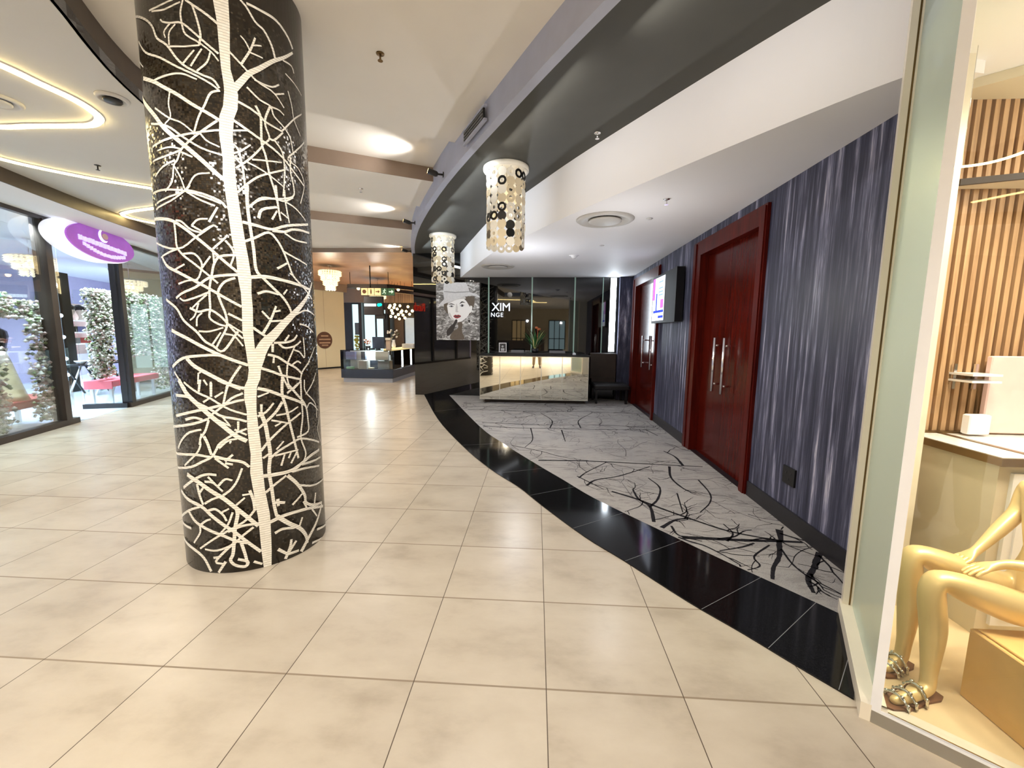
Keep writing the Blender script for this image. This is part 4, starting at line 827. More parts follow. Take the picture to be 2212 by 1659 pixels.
mb = MB(); mb.lathe([(0.06, 0.0), (0.06, -0.012), (0.045, -0.03), (0.03, -0.045), (1e-4, -0.048)][::-1], (0.61, 7.24, Z_LOW), 20); mb.build('body', M['whitegloss'], sm)
mb = MB(); mb.lathe([(0.085, -0.006), (0.085, 0.0)], (0.61, 7.24, Z_LOW), 24); mb.build('base', M['white'], sm)
for x, y, lb_ in ((1.26, 4.97, 'tiny round detector in the low ceiling near the large vent'), (0.95, 6.42, 'tiny round detector in the low ceiling near the smoke detector')):
    d = MB(); d.lathe([(1e-4, -0.012), (0.03, -0.010), (0.04, 0.0)], (x, y, Z_LOW), 16); tag(d.build('detector_head', M['lightgrey']), lb_, 'detector')
# spot lights on the grey fascia
def fascia_spot(x, y, z, dx, dy, lbl, watt):
    s = thing('track_spotlight', (x, y, z), lbl, 'spotlight', 'black spotlights along the grey fascia')
    mb = MB(); mb.tube([(x, y, z), (x+dx*0.10, y+dy*0.10, z)], 0.012, 8); mb.disc((x, y, z), (dx, dy, 0), 0.035, 0, 0.02, 14); mb.build('bracket', M['black'], s)
    a = Vector((x+dx*0.10, y+dy*0.10, z)); b = a+Vector((dx*0.11, dy*0.11, 0.03))
    mb = MB(); mb.tube([a-(b-a)*0.2, a, b], [0.022, 0.034, 0.036], 14); mb.build('lamp_head', M['black'], s)
    mb = MB(); mb.disc(b, (b-a), 0.030, 0, 0.004, 14); mb.build('lens', M['bulb'], s)
    t = b+Vector((dx*1.0, dy*1.0, 0.22))
    spot(b+(b-a)*0.2, t, watt, NEUT, 88, 1.0, 0.05)
fascia_spot(-1.19, 5.36, 3.52, -0.87, -0.25, 'black spotlight on the grey fascia nearest the camera, throwing light on the ceiling', SPOTW)
fascia_spot(-2.22, 7.62, 3.52, -0.95, -0.2, 'black spotlight on the grey fascia, second one along', SPOTW)
fascia_spot(-3.06, 10.12, 3.50, -0.98, -0.2, 'small black spotlight at the far end of the grey fascia beside the pillar', SPOTW*0.6)
vg = thing('air_grille', (-0.69, 4.36, 3.52), 'dark slot air grille in the grey fascia above the front lamp', 'vent')
def fpt(t): i = min(int(t), len(FO)-2); q = t-i; return (FO[i][0]+(FO[i+1][0]-FO[i][0])*q, FO[i][1]+(FO[i+1][1]-FO[i][1])*q)
gi = min(range(len(FO)), key=lambda i: abs(FO[i][1]-4.30))
ga, gb = FO[gi-1], FO[gi+1]
gl = math.hypot(gb[0]-ga[0], gb[1]-ga[1]); gx, gy = (gb[0]-ga[0])/gl, (gb[1]-ga[1])/gl; gn = (-gy, gx)
gc = ((ga[0]+gb[0])/2, (ga[1]+gb[1])/2)
def gbox(mb, s0, s1, d0, d1, z0, z1):
    def q(s, d, z): return (gc[0]+gx*s+gn[0]*d, gc[1]+gy*s+gn[1]*d, z)
    mb.hexa([q(s0, d0, z0), q(s1, d0, z0), q(s1, d1, z0), q(s0, d1, z0), q(s0, d0, z1), q(s1, d0, z1), q(s1, d1, z1), q(s0, d1, z1)])
mb = MB(); gbox(mb, -0.27, 0.27, 0.03, 0.045, 3.515, 3.615); mb.build('opening', M['black'], vg)
mb = MB(); 
for z in (3.535, 3.565, 3.595): gbox(mb, -0.26, 0.26, 0.045, 0.052, z-0.004, z+0.004)
mb.build('slat', M['grey'], vg)
mb = MB(); gbox(mb, -0.30, 0.30, 0.02, 0.05, 3.615, 3.635); gbox(mb, -0.30, 0.30, 0.02, 0.05, 3.495, 3.515); mb.build('frame', M['fascia'], vg)
# glowing lines in the grey ceiling
def led(pts, lbl, w=0.045, m='ledwarm'):
    P = smooth_curve(pts, 6)
    t = thing('led_line', (P[0][0], P[0][1], Z_LEFT-0.02), lbl, 'light', 'warm glowing lines in the grey ceiling')
    mb = MB(); mb.strip2(offset(P, w/2), offset(P, -w/2), Z_LEFT-0.024, Z_LEFT-0.0008); mb.build('diffuser', M[m], t)
    mb = MB(); mb.strip2(offset(P, w/2+0.012), offset(P, w/2), Z_LEFT-0.010, Z_LEFT-0.0006); mb.strip2(offset(P, -w/2), offset(P, -w/2-0.012), Z_LEFT-0.010, Z_LEFT-0.0006); mb.build('channel', M['white'], t)
led([(-4.05, 2.35), (-3.87, 2.93), (-3.84, 3.2), (-3.82, 3.42), (-3.86, 3.6), (-3.95, 3.74), (-4.12, 3.83), (-4.34, 3.84), (-4.7, 3.83), (-5.1, 3.82), (-5.4, 3.6)], 'long glowing hairpin loop in the grey ceiling beside the column')
led([(-6.02, 4.35), (-5.97, 4.55), (-5.87, 4.75), (-5.6, 5.1), (-5.3, 5.36), (-4.9, 5.7), (-4.75, 5.95)], 'glowing line in the grey ceiling running behind the column')
led([(-5.6, 6.22), (-6.01, 6.36), (-6.40, 6.47), (-6.66, 6.57), (-6.84, 6.69), (-6.90, 6.88), (-6.83, 7.15), (-6.6, 7.55), (-6.3, 8.1)], 'small glowing hairpin loop above the purple oval shop sign')
led([(-2.6, -3.6), (-1.6, -3.9), (-0.6, -4.1), (-0.2, -4.5), (-0.5, -4.9), (-0.1, -5.3)], 'glowing line in the rear ceiling, reflected in the dark glass', 0.05)
led([(-0.4, -5.9), (0.6, -6.0)], 'short glowing line in the rear ceiling, reflected in the dark glass', 0.05)
led([(2.1, -5.6), (2.6, -5.4), (3.8, -5.6)], 'glowing line at the right of the rear ceiling, reflected in the dark glass', 0.05)
# ================================================================== LEFT SHOP
# shell
mb = MB(); sbox(mb, -10, 13, 5.0, 5.15, 0, 3.3); struct('wall_shop_rear', mb, M['purple'])
mb = MB(); sbox(mb, 1.44, 13, 0.0, 5.0, 0.0, 0.003); struct('floor_shop', mb, M['bluefloor'])
mb = MB(); sbox(mb, -10, 13, 0.05, 5.1, 3.26, 3.30); struct('ceiling_shop', mb, M['whitegloss'])
mb = MB(); sbox(mb, -10.1, -10, 0, 5.1, 0, 3.3); sbox(mb, 13, 13.1, 0, 5.1, 0, 3.3); struct('wall_shop_side', mb, M['purple'])
def shopwin(name, s0, s1, ss):
    wi = thing(name, (*sh((s0+s1)/2), 0), None, None); wi['kind'] = 'structure'
    mb = MB(); sbox(mb, s0, s1, -0.04, 0.10, 0.0, 0.09); mb.build('sill', M['darkbrown'], wi)
    mb = MB(); sbox(mb, s0, s1, 0.0, 0.012, 0.09, 3.24); mb.build('glass', M['shopglass'], wi)
    for s in ss: mb = MB(); sbox(mb, s-0.062, s+0.062, -0.05, 0.12, 0.09, 3.24); mb.build('post', M['darkbrown'] if s < 2 else M['skirt'], wi)
    return wi
shopwin('window_1', -3.6, 1.44, (1.20, -2.2))
w2 = shopwin('window_2', 2.86, 9.0, (2.95, 6.4))
mb = MB(); sbox(mb, 2.80, 2.90, 0.0, 0.72, 0.0, 0.09); mb.build('sill', M['skirt'], w2)
mb = MB(); sbox(mb, 2.84, 2.852, 0.12, 0.70, 0.09, 2.3); mb.build('glass', M['shopglass'], w2)
shopwin('window_3', -10, -3.6, (-6, -8.4))

# oval sign
sg = thing('oval_sign', shz(2.05, -0.30, 2.73), 'purple oval shop sign with white rim, crescent moon and pale lettering over the shop entrance', 'sign')
def oval(mb, c, a, b, w0, w1, mi=0, n=48):
    v = []; 
    for w_ in (w0, w1):
        for k in range(n):
            t = 2*PI*k/n; v.append(shz(c[0]+a*math.cos(t), w_, c[1]+b*math.sin(t)))
    mb.add(v, [tuple(range(n)), tuple(range(2*n-1, n-1, -1))] + [(i, (i+1) % n, n+(i+1) % n, n+i) for i in range(n)], mi)
mb = MB(); oval(mb, (1.99, 3.055), 1.0, 0.32, -0.25, -0.08); mb.build('white_body', M['signwhite'], sg)
mb = MB(); oval(mb, (2.11, 3.06), 0.88, 0.285, -0.275, -0.25); mb.build('face', M['magenta'], sg)
mb = MB()
n = 18
def cres(c, r, t0, t1):
    out = [shz(c[0]+r*math.cos(t0+(t1-t0)*i/n), -0.285, c[1]+r*.8*math.sin(t0+(t1-t0)*i/n)) for i in range(n+1)]
    inn = [shz(c[0]+0.05+r*.82*math.cos(t0+(t1-t0)*i/n), -0.285, c[1]+0.02+r*.66*math.sin(t0+(t1-t0)*i/n)) for i in range(n+1)]
    for i in range(n): mb.flat([out[i], out[i+1], inn[i+1], inn[i]])
cres((2.10, 3.19), 0.14, 1.9, 5.2); mb.build('crescent', M['signwhite'], sg)
mb = MB(); oval(mb, (2.14, 3.19), 0.075, 0.05, -0.288, -0.276, 0, 16); mb.build('emblem', M['petalp'], sg)
mb = MB()
for i in range(13):
    s = 1.47+i*0.097; z = 3.055-0.005*i
    for k in range(3): sbox(mb, s+0.002+0.028*k, s+0.026+0.028*k, -0.29, -0.276, z-0.045+R.uniform(0, .012), z+0.045-R.uniform(0, .012))
for i in range(14):
    s = 1.56+i*0.080; z = 2.965-0.075*math.sin(PI*i/13)-0.004*i
    for k in range(3): sbox(mb, s+0.002+0.024*k, s+0.022+0.024*k, -0.29, -0.276, z-0.034+R.uniform(0, .01), z+0.034-R.uniform(0, .01))
mb.build('lettering', M['lilacletter'], sg)
for s in (1.4, 2.6):
    for z in (3.0, 3.16): mb = MB(); sbox(mb, s, s+0.04, -0.08, 0.0, z, z+0.025); mb.build('bracket', M['black'], sg)

# flower screens behind the glass
def flowers(name, lbl, blobs, n, seed, pal=('petalw', 'petalp', 'petalg', 'petalb'), wt=(0.56, 0.16, 0.16, 0.12), sz=(0.018, 0.044)):
    rr = random.Random(seed); mb = MB()
    tot = sum(b[4] for b in blobs)
    for s0, s1, z0, z1, wgt, wd in blobs:
        for k in range(int(2*n*wgt/tot)):
            q = rr.random(); mi = 0; acc = 0
            for i, x in enumerate(wt):
                acc += x
                if q < acc: mi = i; break
            mb.octa(shz(rr.uniform(s0, s1), wd+rr.uniform(-0.10, 0.10), rr.uniform(z0, z1)), rr.uniform(*sz), mi)
    o = mb.build(name, [M[k] for k in pal]); tag(o, lbl, 'flowers', kind='stuff'); return o
flowers('flower_screen', 'white and green flower arch behind the left shop window beside the cream gown', [(0.3, 1.1, 1.78, 2.1, 1.2, .5), (-0.1, .65, 1.5, 1.95, 1.0, .5), (0.98, 1.34, 0.12, 1.72, 2.6, .17), (-0.05, 0.42, 0.12, 1.35, 1.8, .17), (-0.3, 0.48, 0.36, 1.5, 1.4, .5), (0.7, 1.7, 1.72, 2.0, 1.6, .45)], 1500, 3)
flowers('flower_screen', 'wall of white blossoms behind the shop window right of the entrance, left of its blue post', [(2.95, 3.5, 0.9, 2.35, 3.2, .55), (3.0, 3.6, 0.58, 0.9, 0.7, .6), (3.3, 3.9, 1.5, 2.35, 1.6, .6)], 1300, 4)
flowers('flower_screen', 'pale green and white blossom screen behind the shop window beside the mosaic column', [(3.9, 5.6, 0.95, 2.4, 4, .6), (4.9, 5.6, 0.1, 1.0, 1.0, .45), (3.6, 4.2, 1.4, 2.3, 1.0, .6)], 1500, 5, wt=(0.5, 0.08, 0.34, 0.08))
# platforms and benches
def bench(s0, s1, w0, w1, zt, cloth, lbl, name='display_bench'):
    b = thing(name, shz((s0+s1)/2, (w0+w1)/2, 0.0), lbl, 'bench')
    mb = MB(); sbox(mb, s0, s1, w0, w1, zt-0.05, zt); sbox(mb, s0-0.02, s0, w0, w1, zt-0.16, zt); sbox(mb, s0, s1, w0-0.01, w0, zt-0.12, zt-0.01); mb.build('cloth', cloth, b)
    mb = MB(); sbox(mb, s0+0.03, s1-0.03, w0+0.03, w1, zt-0.09, zt-0.05); mb.build('top', M['whitegloss'], b)
    for s in (s0+0.05, s1-0.11):
        for w_ in (w0+0.05, w1-0.1): mb = MB(); sbox(mb, s, s+0.05, w_, w_+0.05, 0.0, zt-0.09); mb.build('leg', M['whitegloss'], b)
    return b
bench(0.55, 1.75, 0.30, 1.0, 0.46, M['redcloth'], 'low white bench with a dusty red cloth under the cream gown')
bench(3.05, 4.75, 0.34, 0.8, 0.52, M['pink'], 'low bench with a bright pink cloth behind the window right of the entrance')
pb = thing('display_plinth', shz(0.9, 0.65, 0.0), 'low white display plinth inside the left shop window', 'plinth')
mb = MB(); sbox(mb, -1.2, 0.5, 0.3, 1.0, 0.0, 0.30); mb.build('box', M['whitegloss'], pb)
mb = MB(); sbox(mb, -1.22, 0.52, 0.28, 1.02, 0.30, 0.33); mb.build('lid', M['whitegloss'], pb)
# gown on a stand
gw = thing('gown_on_stand', shz(0.98, 0.6, 0.46), 'cream satin gown on a dress form standing on the red clothed bench', 'gown')
mb = MB(); c = shz(0.98, 0.6, 0.46)
mb.lathe([(0.30, 0.0), (0.27, 0.08), (0.20, 0.36), (0.15, 0.58), (0.105, 0.74), (0.13, 0.80)], c, 22, 0, True, 1, 0.9); mb.build('skirt', M['gown'], gw)
mb = MB(); mb.lathe([(0.10, 0.72), (0.13, 0.86), (0.16, 0.98), (0.15, 1.06), (0.06, 1.12), (0.05, 1.18), (1e-4, 1.19)], c, 18, 0, True, 1.1, 0.75); mb.build('torso', M['hair'], gw, 'dark dress form torso')
# watering can
wc = thing('watering_can', shz(1.50, 0.22, 0.09), 'red enamel watering can on the shop window sill beside the dark post', 'watering can')
c = shz(1.50, 0.24, 0.0); c = (c[0], c[1], 0.0)
mb = MB(); mb.lathe([(0.10, 0.0), (0.105, 0.02), (0.095, 0.22), (0.07, 0.25), (0.065, 0.25)], c, 20); mb.build('can', M['red'], wc)
mb = MB(); h = [(c[0]+SD.x*a, c[1]+SD.y*a, z) for a, z in ((0.05, 0.25), (0.13, 0.29), (0.17, 0.2), (0.10, 0.06))]; mb.tube(smooth_curve(h, 4), 0.010, 8); mb.build('handle', M['lightgrey'], wc)
mb = MB(); mb.tube([(c[0]-SD.x*0.08, c[1]-SD.y*0.08, 0.1), (c[0]-SD.x*0.22, c[1]-SD.y*0.22, 0.27)], [0.025, 0.014], 8); mb.build('spout', M['red'], wc)
# stool, lamp
def ladder(s, w_, zb, h, lbl, wd=0.26):
    t = thing('step_ladder', shz(s, w_, zb), lbl, 'ladder')
    for q in (0, wd): mb = MB(); mb.hexa([shz(s+q, w_, zb), shz(s+q+.035, w_, zb), shz(s+q+.035, w_+.04, zb), shz(s+q, w_+.04, zb), shz(s+q, w_+.12, zb+h), shz(s+q+.035, w_+.12, zb+h), shz(s+q+.035, w_+.16, zb+h), shz(s+q, w_+.16, zb+h)]); mb.build('rail', M['whitegloss'], t)
    for k in range(4): z = zb+h*(k+0.7)/4.2; mb = MB(); sbox(mb, s+.03, s+wd+.01, w_+0.05, w_+0.14, z-0.012, z+0.012); mb.build('rung', M['whitegloss'], t)
ladder(1.30, 1.5, 0.0, 1.25, 'white step ladder behind the flowers in the left shop window')
ladder(5.98, 2.25, 0.0, 1.2, 'white step ladder beside the folding tables inside the shop')
# tall dark cabinet with cool light strip, shelves
dc = thing('tall_cabinet', shz(5.62, 2.7, 0.0), 'tall black cabinet with a cool light strip inside the shop entrance', 'cabinet')
mb = MB(); sbox(mb, 5.46, 5.82, 2.5, 2.95, 0.0, 2.9); mb.build('carcass', M['black'], dc)
mb = MB(); sbox(mb, 5.30, 5.44, 2.5, 2.56, 0.3, 2.9); mb.build('light_column', M['litpale'], dc, 'pale blue light column')
for z in (0.45, 0.84, 1.36, 1.87): mb = MB(); mb.ball(shz(5.37, 2.46, z), 0.045, 0, 10); mb.build('bulb', M['ledcool'], dc)
sv = thing('shelf_unit', shz(6.4, 2.7, 1.1), 'white wall shelves with small goods behind the shop entrance', 'shelves')
for z in (1.16, 1.45, 1.75): mb = MB(); sbox(mb, 5.86, 6.9, 2.52, 2.80, z, z+0.03); mb.build('shelf', M['ledwhite'] if False else M['signwhite'], sv)
mb = MB(); sbox(mb, 5.88, 6.88, 2.80, 2.84, 0.9, 2.2); mb.build('back_panel', M['petalp'], sv)
def head(s, w_, z, lbl, r=0.11):
    t = thing('mannequin_head', shz(s, w_, z), lbl, 'mannequin head'); c = shz(s, w_, z)
    mb = MB(); mb.lathe([(0.07, 0), (0.05, 0.05), (0.045, 0.10), (0.07, 0.15), (0.095, 0.23), (0.09, 0.32), (0.05, 0.38), (1e-4, 0.39)], c, 18, 0, True, 0.85, 1.0); mb.ball((c[0]+0.085, c[1]+0.03, z+0.22), 0.018, 0, 8); mb.build('head', M['skin'], t)
    mb = MB(); mb.ball((c[0]-0.02, c[1], z+0.30), 0.115, 0, 14, 0.85); mb.build('hair', M['hair'], t)
head(6.02, 2.66, 1.78, 'pale mannequin head with dark hair on the top shelf, left one'); head(6.38, 2.66, 1.78, 'pale mannequin head with dark hair on the top shelf, right one')
for i, (s, z, m, lb_) in enumerate(((5.95, 1.48, 'black', 'small black box on the middle shelf'), (6.25, 1.48, 'lilacbox', 'small lilac box on the middle shelf'), (6.0, 1.19, 'grey', 'small grey box on the lowest shelf'), (6.4, 1.19, 'redcloth', 'small red box on the lowest shelf'))):
    t = MB(); sbox(t, s, s+0.16, 2.6, 2.74, z, z+0.12); sbox(t, s-.004, s+0.164, 2.596, 2.744, z+.12, z+0.14); tag(t.build('goods_box', M[m]), lb_ + ' inside the shop', 'box')
# folding tables
def ftable(s, w_, lbl):
    t = thing('folding_table', shz(s+0.3, w_, 0.0), lbl, 'table', 'black folding tables inside the shop')
    mb = MB(); sbox(mb, s, s+0.62, w_-0.3, w_+0.3, 0.70, 0.73); mb.build('table_top', M['black'], t)
    for w0 in (w_-0.27, w_+0.24):
        for a, b in ((s+0.05, s+0.57), (s+0.57, s+0.05)):
            mb = MB(); mb.tube([shz(a, w0, 0.0), shz(b, w0, 0.70)], 0.022, 6); mb.build('leg', M['whitegloss'] if a < b else M['black'], t)
ftable(4.75, 1.9, 'black folding table with crossed legs just inside the shop entrance')
ftable(5.45, 1.95, 'black folding table with crossed legs beside the white step ladder')
for s, w_, m, lb_ in ((4.9, 1.9, 'lightgrey', 'pale bowl'), (5.2, 1.8, 'black', 'dark bowl')):
    t = MB(); t.lathe([(0.05, 0.0), (0.11, 0.07), (0.12, 0.09), (0.11, 0.085), (0.05, 0.015), (1e-4, 0.014)], shz(s, w_, 0.73), 18); tag(t.build('bowl', M[m]), lb_ + ' on the folding table inside the shop entrance', 'bowl')
bg = thing('shopping_bag', shz(5.35, 1.25, 0.0), 'dark bag on the floor in front of the folding tables', 'bag')
mb = MB(); sbox(mb, 5.2, 5.5, 1.15, 1.35, 0.003, 0.34); mb.build('body', M['black'], bg)
mb = MB(); mb.tube(smooth_curve([shz(5.28, 1.25, .34), shz(5.3, 1.25, .46), shz(5.4, 1.25, .46), shz(5.42, 1.25, .34)], 4), 0.012, 6); mb.build('handle', M['black'], bg)
# wall graphics and chandeliers
def poster_wall(s0, s1, z0, z1, m, lbl):
    t = MB(); sbox(t, s0, s1, 4.94, 4.99, z0, z1); tag(t.build('colour_panel', M[m]), lbl, 'wall panel')
poster_wall(7.2, 7.75, 1.95, 2.45, 'lime', 'lime yellow panel low on the lilac shop wall, left one'); poster_wall(8.6, 9.2, 1.95, 2.5, 'lime', 'lime yellow panel low on the lilac shop wall, right one beside the dark post')
def chandelier(c, r, h, lbl, tiers=3, mat='crystal', watt=0, drop=0.5, nb=26, grp=None):
    t = thing('chandelier', (c[0], c[1], c[2]-h), lbl, 'chandelier', grp)
    mb = MB(); mb.tube([(c[0], c[1], c[2]), (c[0], c[1], c[2]+drop)], 0.008, 6); mb.disc((c[0], c[1], c[2]+drop), (0, 0, 1), 0.07, 0, 0.02, 14); mb.build('rod', M['chrome'], t)
    for k in range(tiers):
        rr = r*(1-0.72*k/max(tiers-1, 1)*0.8); z1 = c[2]-h*k/tiers; z0 = z1-h/tiers*1.05
        mb = MB(); nn = max(10, int(nb*rr/r))
        for i in range(nn):
            a = 2*PI*i/nn; x, y = c[0]+math.cos(a)*rr, c[1]+math.sin(a)*rr
            for j in range(3):
                zz = z1-(j+0.5)*(z1-z0)/3; q = 0.034*r/0.3
                mb.octa((x, y, zz), max(q*1.2, (z1-z0)/6.5), 0)
        mb.lathe([(rr, 0.0), (rr+0.012, 0.01), (rr, 0.02)], (c[0], c[1], z1), 24, 1)
        mb.build('crystal_tier', [M[mat], M['chrome']], t)
    mb = MB(); mb.ball((c[0], c[1], c[2]-h*0.4), r*0.3, 0, 10); mb.build('bulb', M['bulb'], t)
    if watt: point((c[0], c[1], c[2]-h-0.12), watt, WARM, 0.12)
chandelier(shz(3.2, 1.5, 2.92), 0.30, 0.36, 'tiered crystal chandelier behind the left shop window near the dark post', 3, 'crystalcool', 0, 0.34)
chandelier(shz(6.3, 1.5, 2.82), 0.34, 0.36, 'tiered crystal chandelier behind the shop window right of the entrance', 3, 'crystalcool', 0, 0.44)
# red neon lettering on the next shop front, seen mirrored in the pillar
ns = thing('neon_lettering', shz(-4.6, -0.06, 2.55), 'red neon script on the shop front behind the camera, mirrored in the black pillar', 'sign')
text('letters', 'Redus', 0.55, M['redneon'], ns, shz(-4.6, -0.08, 2.72), ex=(SD.x, SD.y, 0), depth=0.01)

# ================================================================== FAR END: KIOSK, SIGNS, SHOP FRONTS
kx0, kx1, ky0, ky1 = -6.02, -4.38, 12.38, 15.2
kk = thing('glass_kiosk', ((kx0+kx1)/2, (ky0+ky1)/2, 0), 'glass display kiosk on a navy base standing in the walkway past the column', 'kiosk')
mb = MB(); mb.box(kx0+0.06, ky0+0.03, 0, kx1-0.03, ky1-0.03, 0.13); mb.build('plinth', M['palegrey'], kk)
mb = MB(); mb.bbox(kx0, ky0, 0.13, kx1, ky1, 0.40, 0.008); mb.build('base', M['navy'], kk)
mb = MB()
for a in ((kx0, ky0, kx1, ky0+.008), (kx1-.008, ky0, kx1, ky1), (kx0, ky0, kx0+.008, ky1)): mb.box(a[0], a[1], .40, a[2], a[3], .98)
mb.build('glass', M['dimglass'], kk)
mb = MB(); mb.box(kx0, ky0, .98, kx1, ky0+0.45, .992); mb.box(kx1-0.45, ky0+.45, .98, kx1, ky1, .992); mb.box(kx0, ky0+.45, .98, kx0+0.4, ky1, .992); mb.build('counter_top', M['dimglass'], kk)
mb = MB(); mb.box(kx0+.02, ky0+.02, .68, kx1-.02, ky0+.4, .69); mb.build('shelf', M['dimglass'], kk)
mb = MB(); mb.box(kx0+.1, ky0+.46, .40, kx1-.46, ky0+.50, .97); mb.build('back_panel', M['lightgrey'], kk)
for y in (ky0+0.95, ky0+1.9): mb = MB(); mb.box(kx1-0.03, y, .42, kx1-0.004, y+0.05, .96); mb.build('light_strip', M['ledwhite'], kk)
mb = MB(); mb.box(kx1-0.47, ky0+.5, .992, kx1-0.1, ky1, 1.02); mb.build('lit_ledge', M['signcream'], kk)
KI = [(-5.90, .40, .22, .07, 'mint'), (-5.95, .69, .30, .24, 'lilacbox'), (-5.62, .40, .10, .27, 'whitegloss'), (-5.50, .40, .26, .26, 'lightgrey'), (-5.46, .69, .14, .25, 'navy'), (-5.22, .40, .24, .27, 'navy'), (-5.20, .40, .16, .05, 'cream'), (-4.93, .40, .34, .25, 'palegrey'), (-4.60, .40, .16, .26, 'beige'), (-4.96, .69, .40, .26, 'whitegloss'), (-4.52, .69, .12, .18, 'black'), (-4.95, .40, .10, .04, 'mint')]
for i, (x, z, wd, h, m) in enumerate(KI):
    b = MB(); y = ky0+0.10+0.1*(i % 3); b.bbox(x, y, z+.002, x+wd, y+0.12, z+h, 0.004)
    lb_ = {'mint': 'mint green', 'lilacbox': 'lilac', 'whitegloss': 'white', 'lightgrey': 'light grey', 'navy': 'navy', 'cream': 'cream', 'palegrey': 'pale grey', 'beige': 'beige', 'black': 'black'}[m]
    tag(b.build('boxed_product', M[m]), lb_ + ' boxed product ' + ('on the upper shelf' if z > .6 else 'on the bottom') + ' of the glass kiosk, ' + ('left part' if x < -5.5 else 'middle' if x < -5.0 else 'right part') + (', small' if wd < .17 else ''), 'box', 'boxed products in the glass kiosk')
for y in (13.0, 13.6, 14.2, 14.8):
    b = MB(); b.bbox(kx1-0.32, y-.18, .405, kx1-0.1, y+.14, .62, 0.004); b.bbox(kx1-0.30, y-.12, .62, kx1-0.14, y+.05, .82, 0.004)
    tag(b.build('boxed_product', M['lightgrey' if y < 13.4 else 'navy']), 'stacked product boxes in the right side of the kiosk, ' + {13.0: 'first', 13.6: 'second', 14.2: 'third', 14.8: 'fourth'}[y] + ' from the front', 'box', 'boxed products in the glass kiosk')
mo = thing('monitor', (-4.95, 12.9, .992), 'dark computer monitor on the glass kiosk counter', 'monitor')
mb = MB(); mb.bbox(-5.10, 12.62, 1.04, -4.72, 12.66, 1.40, 0.006); mb.build('screen', M['navy'], mo)
mb = MB(); mb.box(-4.95, 12.64, .992, -4.87, 12.70, 1.06); mb.box(-5.0, 12.6, .992, -4.82, 12.75, 1.0); mb.build('stand', M['black'], mo)
ts = thing('till_stand', (-4.62, 12.8, .992), 'beige till post beside the monitor on the kiosk', 'till')
mb = MB(); mb.bbox(-4.70, 12.7, .992, -4.56, 12.82, 1.30, 0.006); mb.build('post', M['beige'], ts); mb = MB(); mb.bbox(-4.71, 12.68, 1.30, -4.55, 12.84, 1.37, .005); mb.build('cap', M['cream'], ts)
fl = thing('flower_pot', (-5.28, 12.72, .992), 'small dark pot of orange flowers on the kiosk counter', 'plant')
mb = MB(); mb.lathe([(.06, 0), (.08, .12), (.07, .12), (1e-4, .1)], (-5.28, 12.72, .992), 14); mb.build('pot', M['black'], fl)
mb = MB()
for k in range(16): mb.octa((-5.28+R.uniform(-.1, .1), 12.72+R.uniform(-.08, .08), 1.15+R.uniform(0, .16)), .04, k % 2)
mb.build('blossoms', [M['terracotta'], M['petalp']], fl)
fv = thing('flower_vase', (-4.66, 13.3, 1.02), 'white orchids in a pale vase on the kiosk behind the monitor', 'vase')
mb = MB(); mb.lathe([(.05, 0), (.07, .1), (.04, .25), (.05, .28)], (-4.66, 13.3, 1.02), 14); mb.build('vase', M['whitegloss'], fv)
mb = MB()
for k in range(22): mb.octa((-4.66+R.uniform(-.16, .16), 13.3+R.uniform(-.12, .12), 1.34+R.uniform(0, .28)), .04, 0 if k % 3 else 1)
mb.build('flowers', [M['petalw'], M['petalb']], fv)
bx = MB(); bx.bbox(-4.55, 13.8, 1.02, -4.15, 14.2, 1.16, .006); tag(bx.build('storage_box', M['lightgrey']), 'pale grey storage box on the lit kiosk ledge', 'box')
# kiosk mast with logo screen
ms = thing('kiosk_mast', (-4.95, 13.4, .0), 'dark mast with a black sign board and teal and white logo above the kiosk', 'sign')
mb = MB(); mb.box(-5.02, 13.38, 0.0, -4.88, 13.50, 2.15); mb.build('mast', M['black'], ms)
mb = MB(); mb.bbox(-5.62, 13.3, 2.10, -4.98, 13.40, 2.70, .01); mb.box(-5.25, 13.34, 1.98, -4.95, 13.42, 2.12); mb.build('sign_board', M['darkbrown'], ms)
mb = MB(); 
for i in range(6): mb.bbox(-5.60+i*.066, 13.292, 2.375, -5.54+i*.066, 13.30, 2.46, .002)
mb.build('white_logo', M['whitelogo'], ms); mb = MB(); mb.disc((-5.12, 13.294, 2.42), (0, -1, 0), .055, 0, .008, 14); mb.disc((-5.06, 13.294, 2.43), (0, -1, 0), .05, 0, .008, 14); mb.build('teal_logo', M['teal'], ms)
# hanging direction sign
ds = thing('direction_sign', (-4.79, 12.4, 2.64), 'hanging direction sign with cream pictograms and a green running man arrow', 'sign')
mb = MB(); mb.bbox(-5.31, 12.38, 2.64, -4.27, 12.44, 2.87, .006); mb.build('housing', M['darkbrown'], ds)
mb = MB(); mb.tube([(-5.02, 12.41, 2.87), (-5.02, 12.41, 3.54)], .018, 8); mb.build('hanging_rod', M['black'], ds)
def panel(i, m): 
    mb = MB(); x = -5.30+i*.206; mb.box(x+.008, 12.374, 2.652, x+.198, 12.38, 2.858); return mb.build('panel', M[m], ds), x+.103
p, x = panel(0, 'signcream'); mb = MB(); mb.disc((x, 12.372, 2.755), (0, -1, 0), .06, 0, .004, 20); mb.build('round_pictogram', M['signbrown'], p)
p, x = panel(1, 'signcream'); mb = MB(); mb.disc((x, 12.372, 2.82), (0, -1, 0), .016, 0, .004, 12); mb.box(x-.022, 12.370, 2.70, x+.022, 12.374, 2.80); mb.box(x-.014, 12.370, 2.675, x-.003, 12.374, 2.70); mb.box(x+.003, 12.370, 2.675, x+.014, 12.374, 2.70); mb.build('person_pictogram', M['signbrown'], p)
